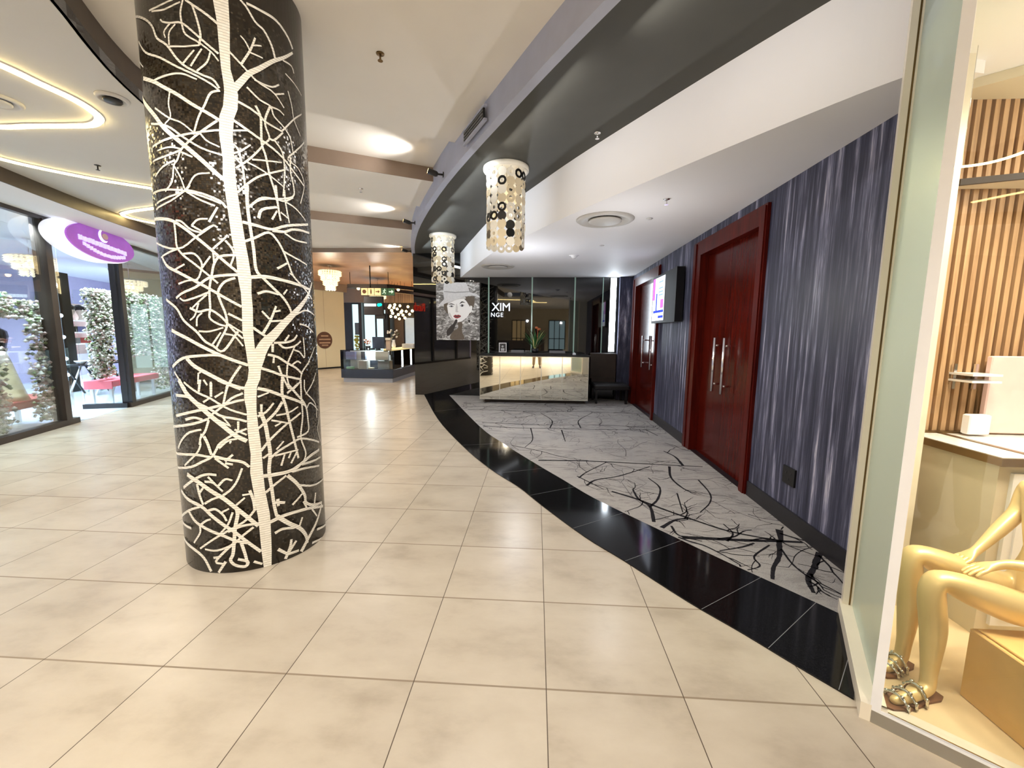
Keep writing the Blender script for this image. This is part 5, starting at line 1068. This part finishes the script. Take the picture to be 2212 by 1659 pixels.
def arrow(mb, x, z, k): mb.add([(x-.06*k, 12.370, z-.014*k), (x+.01*k, 12.370, z-.014*k), (x+.01*k, 12.370, z-.05*k), (x+.065*k, 12.370, z), (x+.01*k, 12.370, z+.05*k), (x+.01*k, 12.370, z+.014*k), (x-.06*k, 12.370, z+.014*k)], [(0, 1, 2, 3, 4, 5, 6)], 0)
p, x = panel(2, 'signcream'); mb = MB(); arrow(mb, x, 2.755, 1); mb.build('arrow', M['signbrown'], p)
p, x = panel(3, 'signgreen'); mb = MB(); mb.disc((x+.01, 12.372, 2.825), (0, -1, 0), .017, 0, .004, 12)
for a, b, wd in (((x+.005, 2.80), (x-.01, 2.75), .016), ((x-.01, 2.75), (x+.03, 2.72), .010), ((x+.03, 2.72), (x+.02, 2.68), .009), ((x-.01, 2.75), (x-.03, 2.71), .010), ((x-.03, 2.71), (x-.065, 2.70), .009), ((x+.005, 2.80), (x+.05, 2.785), .008), ((x, 2.80), (x-.04, 2.775), .008)):
    mb.tube([(a[0], 12.370, a[1]), (b[0], 12.370, b[1])], wd, 6)
mb.build('running_figure', M['signmint'], p)
p, x = panel(4, 'signgreen'); mb = MB(); arrow(mb, x, 2.755, 1.15); mb.build('arrow', M['signmint'], p)
# hanging lighting frame
hf = thing('lighting_frame', (-4.9, 14.0, 3.05), 'dark rectangular lighting frame hung over the kiosk', 'light')
mb = MB()
for a, b in (((-6.3, 13.7), (-4.95, 13.7)), ((-4.95, 13.7), (-3.4, 15.6)), ((-6.3, 13.7), (-4.6, 16.4)), ((-4.6, 16.4), (-3.4, 15.6))): 
    d = Vector((b[0]-a[0], b[1]-a[1], 0)).normalized(); nx, ny = -d.y*.05, d.x*.05
    mb.hexa([(a[0]-nx, a[1]-ny, 3.0), (b[0]-nx, b[1]-ny, 3.0), (b[0]+nx, b[1]+ny, 3.0), (a[0]+nx, a[1]+ny, 3.0), (a[0]-nx, a[1]-ny, 3.12), (b[0]-nx, b[1]-ny, 3.12), (b[0]+nx, b[1]+ny, 3.12), (a[0]+nx, a[1]+ny, 3.12)])
mb.build('beam', M['darkbrown'], hf)
for q in ((-6.25, 13.75), (-4.95, 13.75), (-4.6, 16.3)): mb = MB(); mb.tube([(q[0], q[1], 3.12), (q[0], q[1], 3.53)], .01, 6); mb.build('hanger', M['black'], hf)
for q in ((-5.95, 13.7), (-5.2, 13.7), (-4.7, 14.0), (-4.1, 14.75)):
    mb = MB(); mb.ball((q[0], q[1], 2.98), .05, 0, 10); mb.build('bulb', M['bulb'], hf)
chandelier((-6.25, 12.4, 3.36), 0.30, 0.56, 'tall tiered crystal chandelier hanging under the orange ceiling beside the column', 4, 'crystal', CHANW, 0.16)
chandelier((-5.95, 15.4, 3.25), 0.42, 0.60, 'crystal chandelier partly hidden behind the hanging direction sign', 4, 'crystal', CHANW, 0.27)
# cluster of globe lamps
GL = [(845, 664), (855, 662), (853, 668), (866, 664), (883, 666), (892, 675), (848, 674), (860, 671), (870, 675), (879, 676), (850, 680), (862, 683), (856, 688), (872, 684), (886, 682), (868, 678), (876, 690), (843, 668), (846, 687), (864, 692)]
for i, (u, v) in enumerate(GL):
    y = 16.2+0.5*(i % 5); th = yaw-math.atan((u-1106)/890.49); x = -math.tan(th)*y; z = CAM_H+(719-v)/890.49*y
    t = thing('globe_lamp', (x, y, z-0.09), 'small warm glass globe hanging in the cluster beyond the kiosk', 'lamp', 'warm globe lamps hanging beyond the kiosk')
    mb = MB(); mb.ball((x, y, z), 0.055, 0, 12); mb.build('globe', M['bulb'], t)
    mb = MB(); mb.tube([(x, y, z+.08), (x, y, 3.52)], .006, 5); mb.build('cord', M['black'], t)
# far shop fronts
FA = Vector((-8.871, 16.30)); FDv = Vector((-8.302+8.871, 17.31-16.30)).normalized(); FNv = Vector((-FDv.y, FDv.x))
def fb(mb, s0, s1, d0, d1, z0, z1, mi=0):
    def q(s, d, z): p = FA+FDv*s+FNv*d; return (p.x, p.y, z)
    mb.hexa([q(s0, d0, z0), q(s1, d0, z0), q(s1, d1, z0), q(s0, d1, z0), q(s0, d0, z1), q(s1, d0, z1), q(s1, d1, z1), q(s0, d1, z1)], mi)
mb = MB(); fb(mb, -6, 1.30, 0.0, 0.2, 0.04, 3.2); struct('wall_far', mb, M['shutter'])
mb = MB(); fb(mb, -6, 1.30, -0.03, 0.0, 0.0, 0.06); struct('baseboard_far', mb, M['black'])
mb = MB(); fb(mb, -6, 1.4, -0.1, 0.3, 3.2, 3.6); struct('wall_far_header', mb, M['beam'])
mb = MB()
for s in (-3.2, -2.0, -0.75, 0.35): fb(mb, s, s+.02, -.012, 0, .06, 3.2)
struct('trim_8', mb, M['creamwall'])
ov = thing('oval_plaque', tuple((FA+FDv*0.32-FNv*0.02))+(0.86,), 'dark brown oval sign with tan lettering on the beige shop shutter', 'sign')
mb = MB(); n = 32; v = []
for d in (-.035, 0.0):
    for k in range(n): p = FA+FDv*(0.32+.34*math.cos(2*PI*k/n))+FNv*d; v.append((p.x, p.y, 1.19+.34*math.sin(2*PI*k/n)))
mb.add(v, [tuple(range(n)), tuple(range(2*n-1, n-1, -1))]+[(i, (i+1) % n, n+(i+1) % n, n+i) for i in range(n)]); mb.build('board', M['ovalbrown'], ov)
mb = MB()
for z, wd in ((1.36, .16), (1.22, .26), (1.08, .24), (0.98, .14)): fb(mb, .32-wd, .32+wd, -.042, -.035, z-.028, z+.028)
mb.build('lettering', M['ovaltan'], ov)
# dark and lit fronts across the end
YF = 18.4
def px(u): th = yaw-math.atan((u-1106)/890.49); return -math.tan(th)*YF
mb = MB(); mb.box(-9.6, YF+0.9, 0, -2.0, YF+1.0, 3.6); struct('wall_end', mb, M['darkbrown'])
mb = MB(); mb.box(px(742), YF+0.0, 2.85, -2.0, YF+0.2, 3.55); struct('wall_end_header', mb, M['beam'])
def front(u0, u1, z0, z1, m, lbl, dy=0.5, cat='shop window', nm='lit_shop_window'):
    t = thing(nm, ((px(u0)+px(u1))/2, YF+dy, z0), lbl, cat)
    mb = MB(); mb.box(px(u0), YF+dy+.05, z0, px(u1), YF+dy+.10, z1); mb.build('lit_interior', M[m], t)
    mb = MB(); mb.box(px(u0)-.03, YF+dy-.02, z0, px(u0), YF+dy+.1, z1+.1); mb.box(px(u1), YF+dy-.02, z0, px(u1)+.03, YF+dy+.1, z1+.1); mb.box(px(u0), YF+dy-.02, z1, px(u1), YF+dy+.1, z1+.1); mb.build('frame', M['black'], t)
front(753, 774.5, 0.0, 2.80, 'litcyan', 'tall pale cyan lit shop window beside the beige shutter')
front(779, 803, 0.0, 2.95, 'litcyan', 'tall white cyan lit shop window in the middle of the far end')
front(806, 829, 0.0, 2.55, 'litcyan', 'pale lit shop window behind the kiosk mast')
front(868, 893, 0.0, 2.2, 'litpale', 'grey blue lit shop window at the far end beside the black pillar')
for u, lbl in ((776, 'dark pillar between the two pale lit shop windows at the far end'), (834, 'dark brown pillar right of the lit shop windows at the far end')):
    b = MB(); b.box(px(u)-.07, YF+.2, 0, px(u)+.07, YF+.4, 2.85); t = b.build('pillar', M['darkbrown']); tag(t, lbl, 'pillar', kind='structure')
b = MB(); b.box(px(846), YF+.45, .9, px(866), YF+.5, 2.15); tag(b.build('textured_panel', M['brown']), 'brown textured panel at the far end under the globe lamps', 'wall panel')
yb = MB()
for k in range(30): yb.octa((px(760)+R.uniform(0, .25), YF+.4+R.uniform(-.05, .05), .5+R.uniform(0, .9)), .08, 0)
tag(yb.build('yellow_flowers', M['yellowbox']), 'yellow flowers in the far lit window beside the shutter', 'flowers', kind='stuff')
pa = thing('picture_frame', (px(764), YF+.5, 1.55), 'small black picture frame in the far cyan window', 'picture')
mb = MB(); mb.box(px(758), YF+.5, 1.4, px(768), YF+.54, 1.95); mb.build('frame', M['black'], pa); mb = MB(); mb.box(px(758)+.03, YF+.49, 1.43, px(768)-.03, YF+.5, 1.92); mb.build('picture', M['grey'], pa)

# ================================================================== SHOP ON THE RIGHT
def fz(s, d, z): p = fr(s, d); return (p[0], p[1], z)
def fbox(mb, s0, s1, d0, d1, z0, z1, mi=0):
    mb.hexa([fz(s0, d0, z0), fz(s1, d0, z0), fz(s1, d1, z0), fz(s0, d1, z0), fz(s0, d0, z1), fz(s1, d0, z1), fz(s1, d1, z1), fz(s0, d1, z1)], mi)
SIDE = Vector((P1[0]-P0[0], P1[1]-P0[1])); SL = SIDE.length; SIDE.normalize(); SNN = Vector((SIDE.y, -SIDE.x))   # inward normal of the side glass
def sp(s, d, z): return (P0[0]+SIDE.x*s+SNN.x*d, P0[1]+SIDE.y*s+SNN.y*d, z)
def sidebox(mb, s0, s1, d0, d1, z0, z1, mi=0):
    mb.hexa([sp(s0, d0, z0), sp(s1, d0, z0), sp(s1, d1, z0), sp(s0, d1, z0), sp(s0, d0, z1), sp(s1, d0, z1), sp(s1, d1, z1), sp(s0, d1, z1)], mi)
YB = 2.62; ZB = 2.94
mb = MB(); poly = [P0, fr(5.2), (6.6, YB), (2.12, YB), (2.12, 2.32), P1]; mb.prism(poly, 0.0, 0.055); struct('floor_platform', mb, M['shopfloor'])
mb = MB(); poly = [fr(0.02, 0.04), fr(5.2, .04), (6.6, YB), (2.13, YB), (2.13, 2.34), (P1[0]+.03, P1[1])]; mb.prism(poly, ZB, ZB+.1); struct('ceiling_boutique', mb, M['white'])
mb = MB(); fbox(mb, 0.05, 5.2, 0.05, 0.12, ZB+.1, 3.449); struct('wall_boutique_head', mb, M['white'])
mb = MB(); mb.box(2.345, YB+.045, 0, 6.6, YB+.2, 3.3); mb.box(2.12, YB+.045, 0, 2.345, YB+.1, 3.3); struct('wall_boutique_rear', mb, M['slatback'])
mb = MB(); mb.box(P1[0], 2.302, 0, 2.10, 2.335, 3.44); mb.box(2.118, 2.335, 0, 2.130, YB+.04, 3.44); struct('wall_boutique_left', mb, M['cream'])
mb = MB(); mb.box(6.6, -2.0, 0, 6.7, 2.8, 3.3); struct('wall_boutique_right', mb, M['creamwall'])
mb = MB()
x = 2.135
while x < 6.5: mb.box(x, YB, 0.06, x+0.027, YB+.045, ZB); x += 0.049
struct('wall_slats', mb, M['slat'])
mb = MB(); mb.prism([(2.135, YB-.001), (2.14, 2.60), (2.27, 2.53), (3.6, 1.42), (5.5, 1.42), (5.5, YB-.001)], ZB-.05, ZB-.001); struct('ceiling_bulkhead', mb, M['creamwall'])
# front window
wf = thing('window_4', (*fr(1.5), 0), None, None); wf['kind'] = 'structure'
mb = MB(); fbox(mb, 0.0, 5.2, 0.0, 0.08, 0.0, 0.055); mb.build('sill', M['cream'], wf)
mb = MB(); fbox(mb, 0.02, 5.2, 0.0, 0.012, 0.055, 0.066); mb.build('sill_strip', M['whitegloss'], wf)
mb = MB(); fbox(mb, 0.02, 5.2, 0.03, 0.08, 0.0548, 0.058); mb.build('inner_sill', M['cream'], wf)
mb = MB(); fbox(mb, 0.03, 5.2, 0.02, 0.030, 0.058, 3.44); mb.build('glass', M['dimglass'], wf)
mb = MB(); fbox(mb, -0.005, 0.028, 0.0, 0.035, 0.055, 3.45); mb.build('post', M['whitegloss'], wf)
ws = thing('window_5', (*sp(SL/2, 0, 0)[:2], 0), None, None); ws['kind'] = 'structure'
mb = MB(); sidebox(mb, 0.0, SL, -0.035, 0.05, 0.0, 0.075); mb.build('sill', M['cream'], ws)
mb = MB(); sidebox(mb, 0.04, SL-.04, 0.02, 0.030, 0.055, 3.44); mb.build('glass', M['greenglass'], ws)
for d0 in (-0.025, 0.012):
    mb = MB(); sidebox(mb, SL-0.05, SL+0.0, d0, d0+0.028, 0.0, 3.45); mb.build('post', M['cream'], ws)
mb = MB(); sidebox(mb, SL-0.045, SL-.005, 0.003, 0.012, 0.0, 3.45); mb.build('post', M['bronze'], ws, 'dark gap strip between the two posts')
# marble counter
ct = thing('marble_counter', (3.2, 2.35, .055), 'cream counter with a white marble top and bronze edge behind the gold mannequin', 'counter')
mb = MB(); mb.box(2.275, 2.09, .055, 4.4, 2.615, .96); mb.build('body', M['creamwall'], ct)
mb = MB(); mb.box(2.252, 2.062, .994, 4.42, 2.615, 1.003); mb.build('marble_top', M['marble'], ct)
mb = MB(); mb.box(2.245, 2.055, .96, 4.43, 2.075, 1.0); mb.box(2.245, 2.075, .96, 2.262, 2.615, 1.0); mb.box(2.262, 2.575, .99, 4.4, 2.615, 1.012); mb.box(2.42, 2.075, 1.0, 2.45, 2.575, 1.007); mb.build('bronze_edge', M['bronze'], ct)
mb = MB(); mb.box(2.33, 2.074, .12, 3.0, 2.09, .92); mb.build('front_panel', M['white'], ct)
for z0, z1, x0, x1 in ((.865, .885, 2.37, 2.96), (.16, .18, 2.37, 2.96), (.18, .865, 2.37, 2.388)): mb = MB(); mb.box(x0, 2.066, z0, x1, 2.074, z1); mb.build('moulding', M['white'], ct)
# objects on and above the counter
db = MB(); db.bbox(2.65, 2.555, 1.013, 3.28, 2.59, 1.47, .006); tag(db.build('display_board', M['petalp']), 'pale pink display board leaning on the slatted wall behind the counter', 'display board')
bt = MB(); bt.bbox(2.52, 2.50, 1.013, 2.64, 2.55, 1.13, .006); tag(bt.build('storage_box', M['white']), 'small white box on the counter in front of the slatted wall', 'box')
hs = thing('display_shelf', (2.58, 2.55, 1.30), 'small white glass shelf fixed to the slatted wall', 'shelf')
for z in (1.318, 1.357): mb = MB(); mb.box(2.48, 2.48, z, 2.64, 2.618, z+.012); mb.build('shelf', M['whitegloss'], hs)
for x in (2.49, 2.61): mb = MB(); mb.box(x, 2.60, 1.27, x+.016, 2.618, 1.42); mb.build('bracket', M['chrome'], hs)
us = thing('high_shelf', (3.4, 2.45, 2.41), 'cream high shelf with a dark slanting edge across the slatted wall', 'shelf')
mb = MB(); mb.prism([(2.318, 2.615), (2.335, 2.55), (4.2, 1.85), (5.4, 1.85), (5.4, 2.615)], 2.415, 2.437); mb.build('board', M['cream'], us)
mb = MB(); mb.hexa([(2.32, 2.535, 2.41), (4.2, 1.83, 2.41), (4.2, 1.85, 2.41), (2.32, 2.555, 2.41), (2.32, 2.535, 2.443), (4.2, 1.83, 2.443), (4.2, 1.85, 2.443), (2.32, 2.555, 2.443)]); mb.build('front_edge', M['darkbrown'], us)
rl = thing('glow_arc', (2.05, 2.15, 2.38), 'thin glowing arc hanging inside the right hand shop', 'light')  # thin emissive tube bent into an arc
mb = MB(); mb.tube(smooth_curve([(1.992, 2.335, 2.425), (2.041, 2.268, 2.406), (2.068, 2.184, 2.386), (2.06, 2.083, 2.367), (2.033, 1.957, 2.353), (1.975, 1.80, 2.345), (1.89, 1.68, 2.345)], 6), 0.005, 8); mb.build('tube', M['ledwarm'], rl)
for q in ((2.05, 2.245, 2.40), (2.02, 1.92, 2.35)): mb = MB(); mb.tube([q, (q[0], q[1], ZB)], .0015, 4); mb.build('wire', M['chrome'], rl)
# gold mannequin on its box
gb_ = thing('gold_box', (2.08, 1.55, .055), 'gold box seat under the seated gold mannequin', 'box')
mb = MB(); mb.bbox(1.84, 1.33, .055, 2.34, 1.705, .365, .004); mb.build('body', M['plinthgold'], gb_)
mb = MB(); mb.bbox(1.855, 1.345, .365, 2.33, 1.69, .375, .003); mb.build('seat_pad', M['plinthgold'], gb_)
gm = thing('gold_mannequin', (1.9, 1.75, .055), 'gold seated mannequin with hands on its knees behind the right hand shop window', 'mannequin')
def skin_body(name, V, E, rad, mat, parent, lvl=2):
    org = wloc(parent); me = bpy.data.meshes.new(name)
    me.from_pydata([tuple(Vector(v)-org) for v in V], E, [])
    me.materials.append(mat)
    o = bpy.data.objects.new(name, me); COL.objects.link(o); o.parent = parent
    m = o.modifiers.new('skin', 'SKIN'); m.use_smooth_shade = True; m.branch_smoothing = 0.4
    if not me.skin_vertices: me.skin_vertices.new()
    for i, r_ in enumerate(rad):
        sv_ = me.skin_vertices[0].data[i]; sv_.radius = r_ if isinstance(r_, tuple) else (r_, r_); sv_.use_root = (i == 0)
    s_ = o.modifiers.new('sub', 'SUBSURF'); s_.levels = lvl; s_.render_levels = lvl
    return o
V = []; E = []; RD = []
def vtx(p, r_, fr_=None):
    V.append(p); RD.append(r_); i = len(V)-1
    if fr_ is not None: E.append((fr_, i))
    return i
pel = vtx((2.17, 1.745, .475), .115)
wai = vtx((2.20, 1.76, .66), .085, pel); che = vtx((2.20, 1.79, .84), (.12, .095), wai); nec = vtx((2.20, 1.80, 1.01), .048, che); 
def chain(start, pts):
    i = start
    for p, r_ in pts: i = vtx(p, r_, i)
    return i
def leg_(hip, knee, kb, mid, ank, heel, ball_, toe):
    chain(pel, [(hip, .085), (tuple(a*.5+b*.5 for a, b in zip(hip, knee)), .072), (knee, .052), (kb, .050), (mid, .049), (ank, .029), (heel, .029), (ball_, .027), (toe, .016)])
leg_((2.09, 1.68, .440), (1.715, 1.745, .560), (1.698, 1.738, .50), (1.716, 1.722, .34), (1.694, 1.693, .155), (1.680, 1.676, .098), (1.575, 1.644, .084), (1.495, 1.626, .074))
leg_((2.09, 1.82, .465), (1.745, 1.893, .598), (1.735, 1.885, .53), (1.742, 1.868, .365), (1.722, 1.848, .175), (1.712, 1.842, .105), (1.650, 1.815, .086), (1.602, 1.795, .074))
def arm_(sh_, elb, wri, pal):
    i = chain(che, [(sh_, .050), (tuple(a*.5+b*.5 for a, b in zip(sh_, elb)), .042), (elb, .034), (tuple(a*.5+b*.5 for a, b in zip(elb, wri)), .031), (wri, .021), (pal, (.030, .016))])
    return i
PA = arm_((2.23, 1.92, .92), (2.20, 1.915, .80), (2.010, 1.872, .640), (1.955, 1.858, .600))
PB = arm_((2.20, 1.655, .92), (2.235, 1.575, .665), (1.985, 1.735, .640), (1.915, 1.750, .612))
hd = chain(nec, [((2.19, 1.80, 1.075), .038), ((2.18, 1.80, 1.125), .046), ((2.172, 1.80, 1.17), (.066, .060)), ((2.175, 1.80, 1.245), (.082, .074)), ((2.185, 1.80, 1.305), (.062, .058))])
def fingers(pi, dirv, side, drop):
    p = V[pi]
    for k in range(4):
        o_ = (k-1.5)*0.017
        b = (p[0]+side[0]*o_+dirv[0]*.02, p[1]+side[1]*o_+dirv[1]*.02, p[2]-.004+side[2]*o_)
        L_ = (.032, .037, .036, .028)[k]
        m_ = (b[0]+dirv[0]*L_, b[1]+dirv[1]*L_, b[2]+dirv[2]*L_-.004); e_ = (m_[0]+dirv[0]*L_*.8, m_[1]+dirv[1]*L_*.8, m_[2]+dirv[2]*L_*.8-drop)
        i = vtx(b, .0095, pi); i = vtx(m_, .0085, i); vtx(e_, .006, i)
    b = (p[0]-side[0]*.034-dirv[0]*.012, p[1]-side[1]*.034-dirv[1]*.012, p[2]-.004); i = vtx(b, .0105, pi); vtx((b[0]+dirv[0]*.036-side[0]*.006, b[1]+dirv[1]*.036-side[1]*.006, b[2]-.012), .0075, i)
fingers(PA, (-.93, -.15, -.25), (.16, -.95, .1), .012)
fingers(PB, (-.93, -.05, -.22), (.06, -.98, .1), .012)
skin_body('body', V, E, RD, M['gold'], gm)
def sandal(t, hl, lbl):
    s = thing('jewelled_sandal', (hl[0], hl[1], .055), lbl, 'sandal')
    d = Vector((t[0]-hl[0], t[1]-hl[1], 0)); l = d.length; d.normalize(); nn = Vector((-d.y, d.x, 0))
    mb = MB(); pts = []
    for a, wd in ((-.06, .022), (-.03, .034), (.03, .032), (l*.55, .040), (l*.85, .042), (l+.03, .026), (l+.045, .008)): pts.append((a, wd))
    up = [Vector((hl[0], hl[1], .056))+d*a+nn*wd for a, wd in pts]; dn = [Vector((hl[0], hl[1], .056))+d*a-nn*wd for a, wd in pts[::-1]]
    mb.prism([(p.x, p.y) for p in up+dn], .056, .066); mb.build('sole', M['sandal'], s)
    for a, h in ((l*.66, .046), (l*.88, .036), (l*.36, .064)):
        mb = MB(); c = Vector((hl[0], hl[1], .062))+d*a; arc = [c+nn*.044*math.cos(q)+Vector((0, 0, h*math.sin(q))) for q in [PI*k/8 for k in range(9)]]
        mb.tube(arc, .007, 6)
        for q in arc[1:-1:2]: mb.octa(q+Vector((0, 0, .007)), .011)
        mb.build('jewelled_strap', M['silver'], s)
sandal((1.505, 1.629), (1.685, 1.680), 'jewelled sandal on the gold mannequin foot nearest the glass')
sandal((1.612, 1.799), (1.718, 1.845), 'jewelled sandal on the gold mannequin far foot')

# ================================================================== BEHIND THE CAMERA (seen only in reflections)
mb = MB(); mb.box(-6, -13, 0, 9, -12.9, 3.5); struct('wall_rear', mb, M['creamwall'])
mb = MB(); mb.prism([fr(5.2), (9, -7), (9.1, -6.9), (6.8, -1.9)], 0, 3.45); struct('wall_rear_right', mb, M['white'])
mb = MB(); mb.box(9, -13, 0, 9.1, -6.9, 3.5); struct('wall_rear_side', mb, M['creamwall'])
mb = MB(); mb.box(-4.0, -11.0, 0, -1.0, -10.7, 1.0); mb.box(-1.0, -11.4, 0, 0.6, -11.0, 1.1); struct('wall_rear_parapet', mb, M['darkbrown'])
for x0, x1, m, lb_ in ((-1.9, -0.9, 'litwarm', 'warm lit shop window behind the camera, left'), (1.0, 2.2, 'litcyan', 'cool lit shop window behind the camera, middle'), (3.6, 5.2, 'litwarm', 'warm lit shop window behind the camera, right')):
    t = thing('lit_shop_window', ((x0+x1)/2, -12.86, 0.3), lb_, 'shop window')
    mb = MB(); mb.box(x0, -12.88, .3, x1, -12.85, 2.5); mb.build('lit_interior', M[m], t)
    mb = MB(); mb.box(x0-.06, -12.88, .3, x0, -12.82, 2.56); mb.box((2*x0+x1)/3-.03, -12.85, .3, (2*x0+x1)/3+.03, -12.82, 2.5); mb.box((x0+2*x1)/3-.03, -12.85, .3, (x0+2*x1)/3+.03, -12.82, 2.5); mb.box(x0, -12.85, 1.1, x1, -12.82, 1.16); mb.box(x1, -12.88, .3, x1+.06, -12.82, 2.56); mb.box(x0, -12.88, 2.5, x1, -12.82, 2.56); mb.build('frame', M['black'], t)

# the person taking the picture: stands behind the camera, mirrored in the desk and the dark glass
pe = thing('person', (0.03, -0.42, 0.0), 'person in dark jacket and tan trousers holding up a phone, mirrored in the desk', 'person')
for k_, c_, r_ in (('cloth_tan', (150, 128, 100), 0.8), ('cloth_dark', (30, 32, 38), 0.85), ('shoe', (24, 22, 22), 0.5), ('skin', (150, 106, 82), 0.5)): M['person_'+k_] = plain('person_'+k_, c_, r_, var=0.08, sc=14)
def figure(pts, edges): 
    V_ = [p[:3] for p in pts]; return V_, edges, [p[3] for p in pts]
cx_, cy_ = 0.03, -0.42
B = [(cx_, cy_, .94, .115), (cx_, cy_, 1.12, .115), (cx_, cy_-.01, 1.30, .125), (cx_, cy_, 1.42, .085), (cx_, cy_+.005, 1.50, .052), (cx_, cy_+.015, 1.58, .062), (cx_, cy_+.02, 1.66, .086), (cx_, cy_+.01, 1.73, .075)]
Ed = [(0, 1), (1, 2), (2, 3), (3, 4), (4, 5), (5, 6), (6, 7)]
J = [(cx_, cy_, .90, .15), (cx_, cy_, 1.12, .135), (cx_, cy_-.01, 1.30, .145), (cx_, cy_, 1.43, .085)]; JE = [(0, 1), (1, 2), (2, 3)]
T_ = [(cx_, cy_, .93, .135)]; TE = []
SHOE = []
for sx in (-1, 1):
    n0 = len(B)
    B += [(cx_+sx*.17, cy_, 1.385, .055), (cx_+sx*.21, cy_-.02, 1.12, .043), (cx_+sx*.13, cy_+.19, 1.30, .034), (cx_+sx*.088, cy_+.345, 1.50, .025), (cx_+sx*.080, cy_+.352, 1.555, (.030, .018))]
    Ed += [(3, n0), (n0, n0+1), (n0+1, n0+2), (n0+2, n0+3), (n0+3, n0+4)]
    for k in range(4):
        z = 1.545+.018*k; a = (cx_+sx*.076, cy_+.368, z, .0085); b = (cx_+sx*.062, cy_+.386, z+.003, .0080); c2 = (cx_+sx*.045, cy_+.392, z+.003, .0065)
        i = len(B); B += [a, b, c2]; Ed += [(n0+4, i), (i, i+1), (i+1, i+2)]
    i = len(B); B += [(cx_+sx*.070, cy_+.345, 1.565, .010), (cx_+sx*.048, cy_+.352, 1.585, .008)]; Ed += [(n0+4, i), (i, i+1)]
    m0 = len(B)
    B += [(cx_+sx*.09, cy_, .88, .085), (cx_+sx*.12, cy_+.01, .48, .055), (cx_+sx*.14, cy_-.02, .09, .036), (cx_+sx*.15, cy_+.03, .045, .035), (cx_+sx*.165, cy_+.15, .035, .028)]
    Ed += [(0, m0), (m0, m0+1), (m0+1, m0+2), (m0+2, m0+3), (m0+3, m0+4)]
    j0 = len(J); J += [(cx_+sx*.175, cy_, 1.39, .072), (cx_+sx*.215, cy_-.02, 1.12, .060), (cx_+sx*.135, cy_+.18, 1.29, .050), (cx_+sx*.095, cy_+.325, 1.475, .038)]
    JE += [(3, j0), (j0, j0+1), (j0+1, j0+2), (j0+2, j0+3)]
    t0 = len(T_); T_ += [(cx_+sx*.095, cy_, .86, .105), (cx_+sx*.12, cy_+.01, .48, .078), (cx_+sx*.14, cy_-.02, .11, .064)]
    TE += [(0, t0), (t0, t0+1), (t0+1, t0+2)]
skin_body('body', *figure(B, Ed), M['person_skin'], pe)
skin_body('jacket', *figure(J, JE), M['person_cloth_dark'], pe)
skin_body('trousers', *figure(T_, TE), M['person_cloth_tan'], pe)
for sx in (-1, 1):
    skin_body('shoe', *figure([(cx_+sx*.14, cy_-.04, .05, .05), (cx_+sx*.15, cy_+.05, .05, .05), (cx_+sx*.168, cy_+.17, .04, .042), (cx_+sx*.172, cy_+.21, .035, .03)], [(0, 1), (1, 2), (2, 3)]), M['person_shoe'], pe)
mb = MB(); mb.ball((cx_, cy_-.005, 1.715), .098, 0, 16, 0.9); mb.build('hair', M['hair'], pe)
for sx in (-1, 1):
    mb = MB(); mb.ball((cx_+sx*.032, cy_+.098, 1.67), .011, 0, 10); mb.build('eye', M['whitegloss'], pe)
    mb = MB(); mb.ball((cx_+sx*.090, cy_+.015, 1.655), .022, 0, 10, 1.3); mb.build('ear', M['person_skin'], pe)
mb = MB(); mb.tube([(cx_, cy_+.095, 1.675), (cx_, cy_+.118, 1.635), (cx_, cy_+.095, 1.625)], [.008, .014, .009], 8); mb.build('nose', M['person_skin'], pe)
mb = MB(); mb.tube([(cx_-.022, cy_+.083, 1.597), (cx_, cy_+.092, 1.595), (cx_+.022, cy_+.083, 1.597)], [.005, .007, .005], 8); mb.build('mouth', M['redcloth'], pe)
ph = MB(); ph.bbox(cx_-.042, -.030, 1.50, cx_+.042, -.022, 1.66, .002); tag(ph.build('phone', M['black']), 'dark phone held up by the person behind the camera', 'phone')
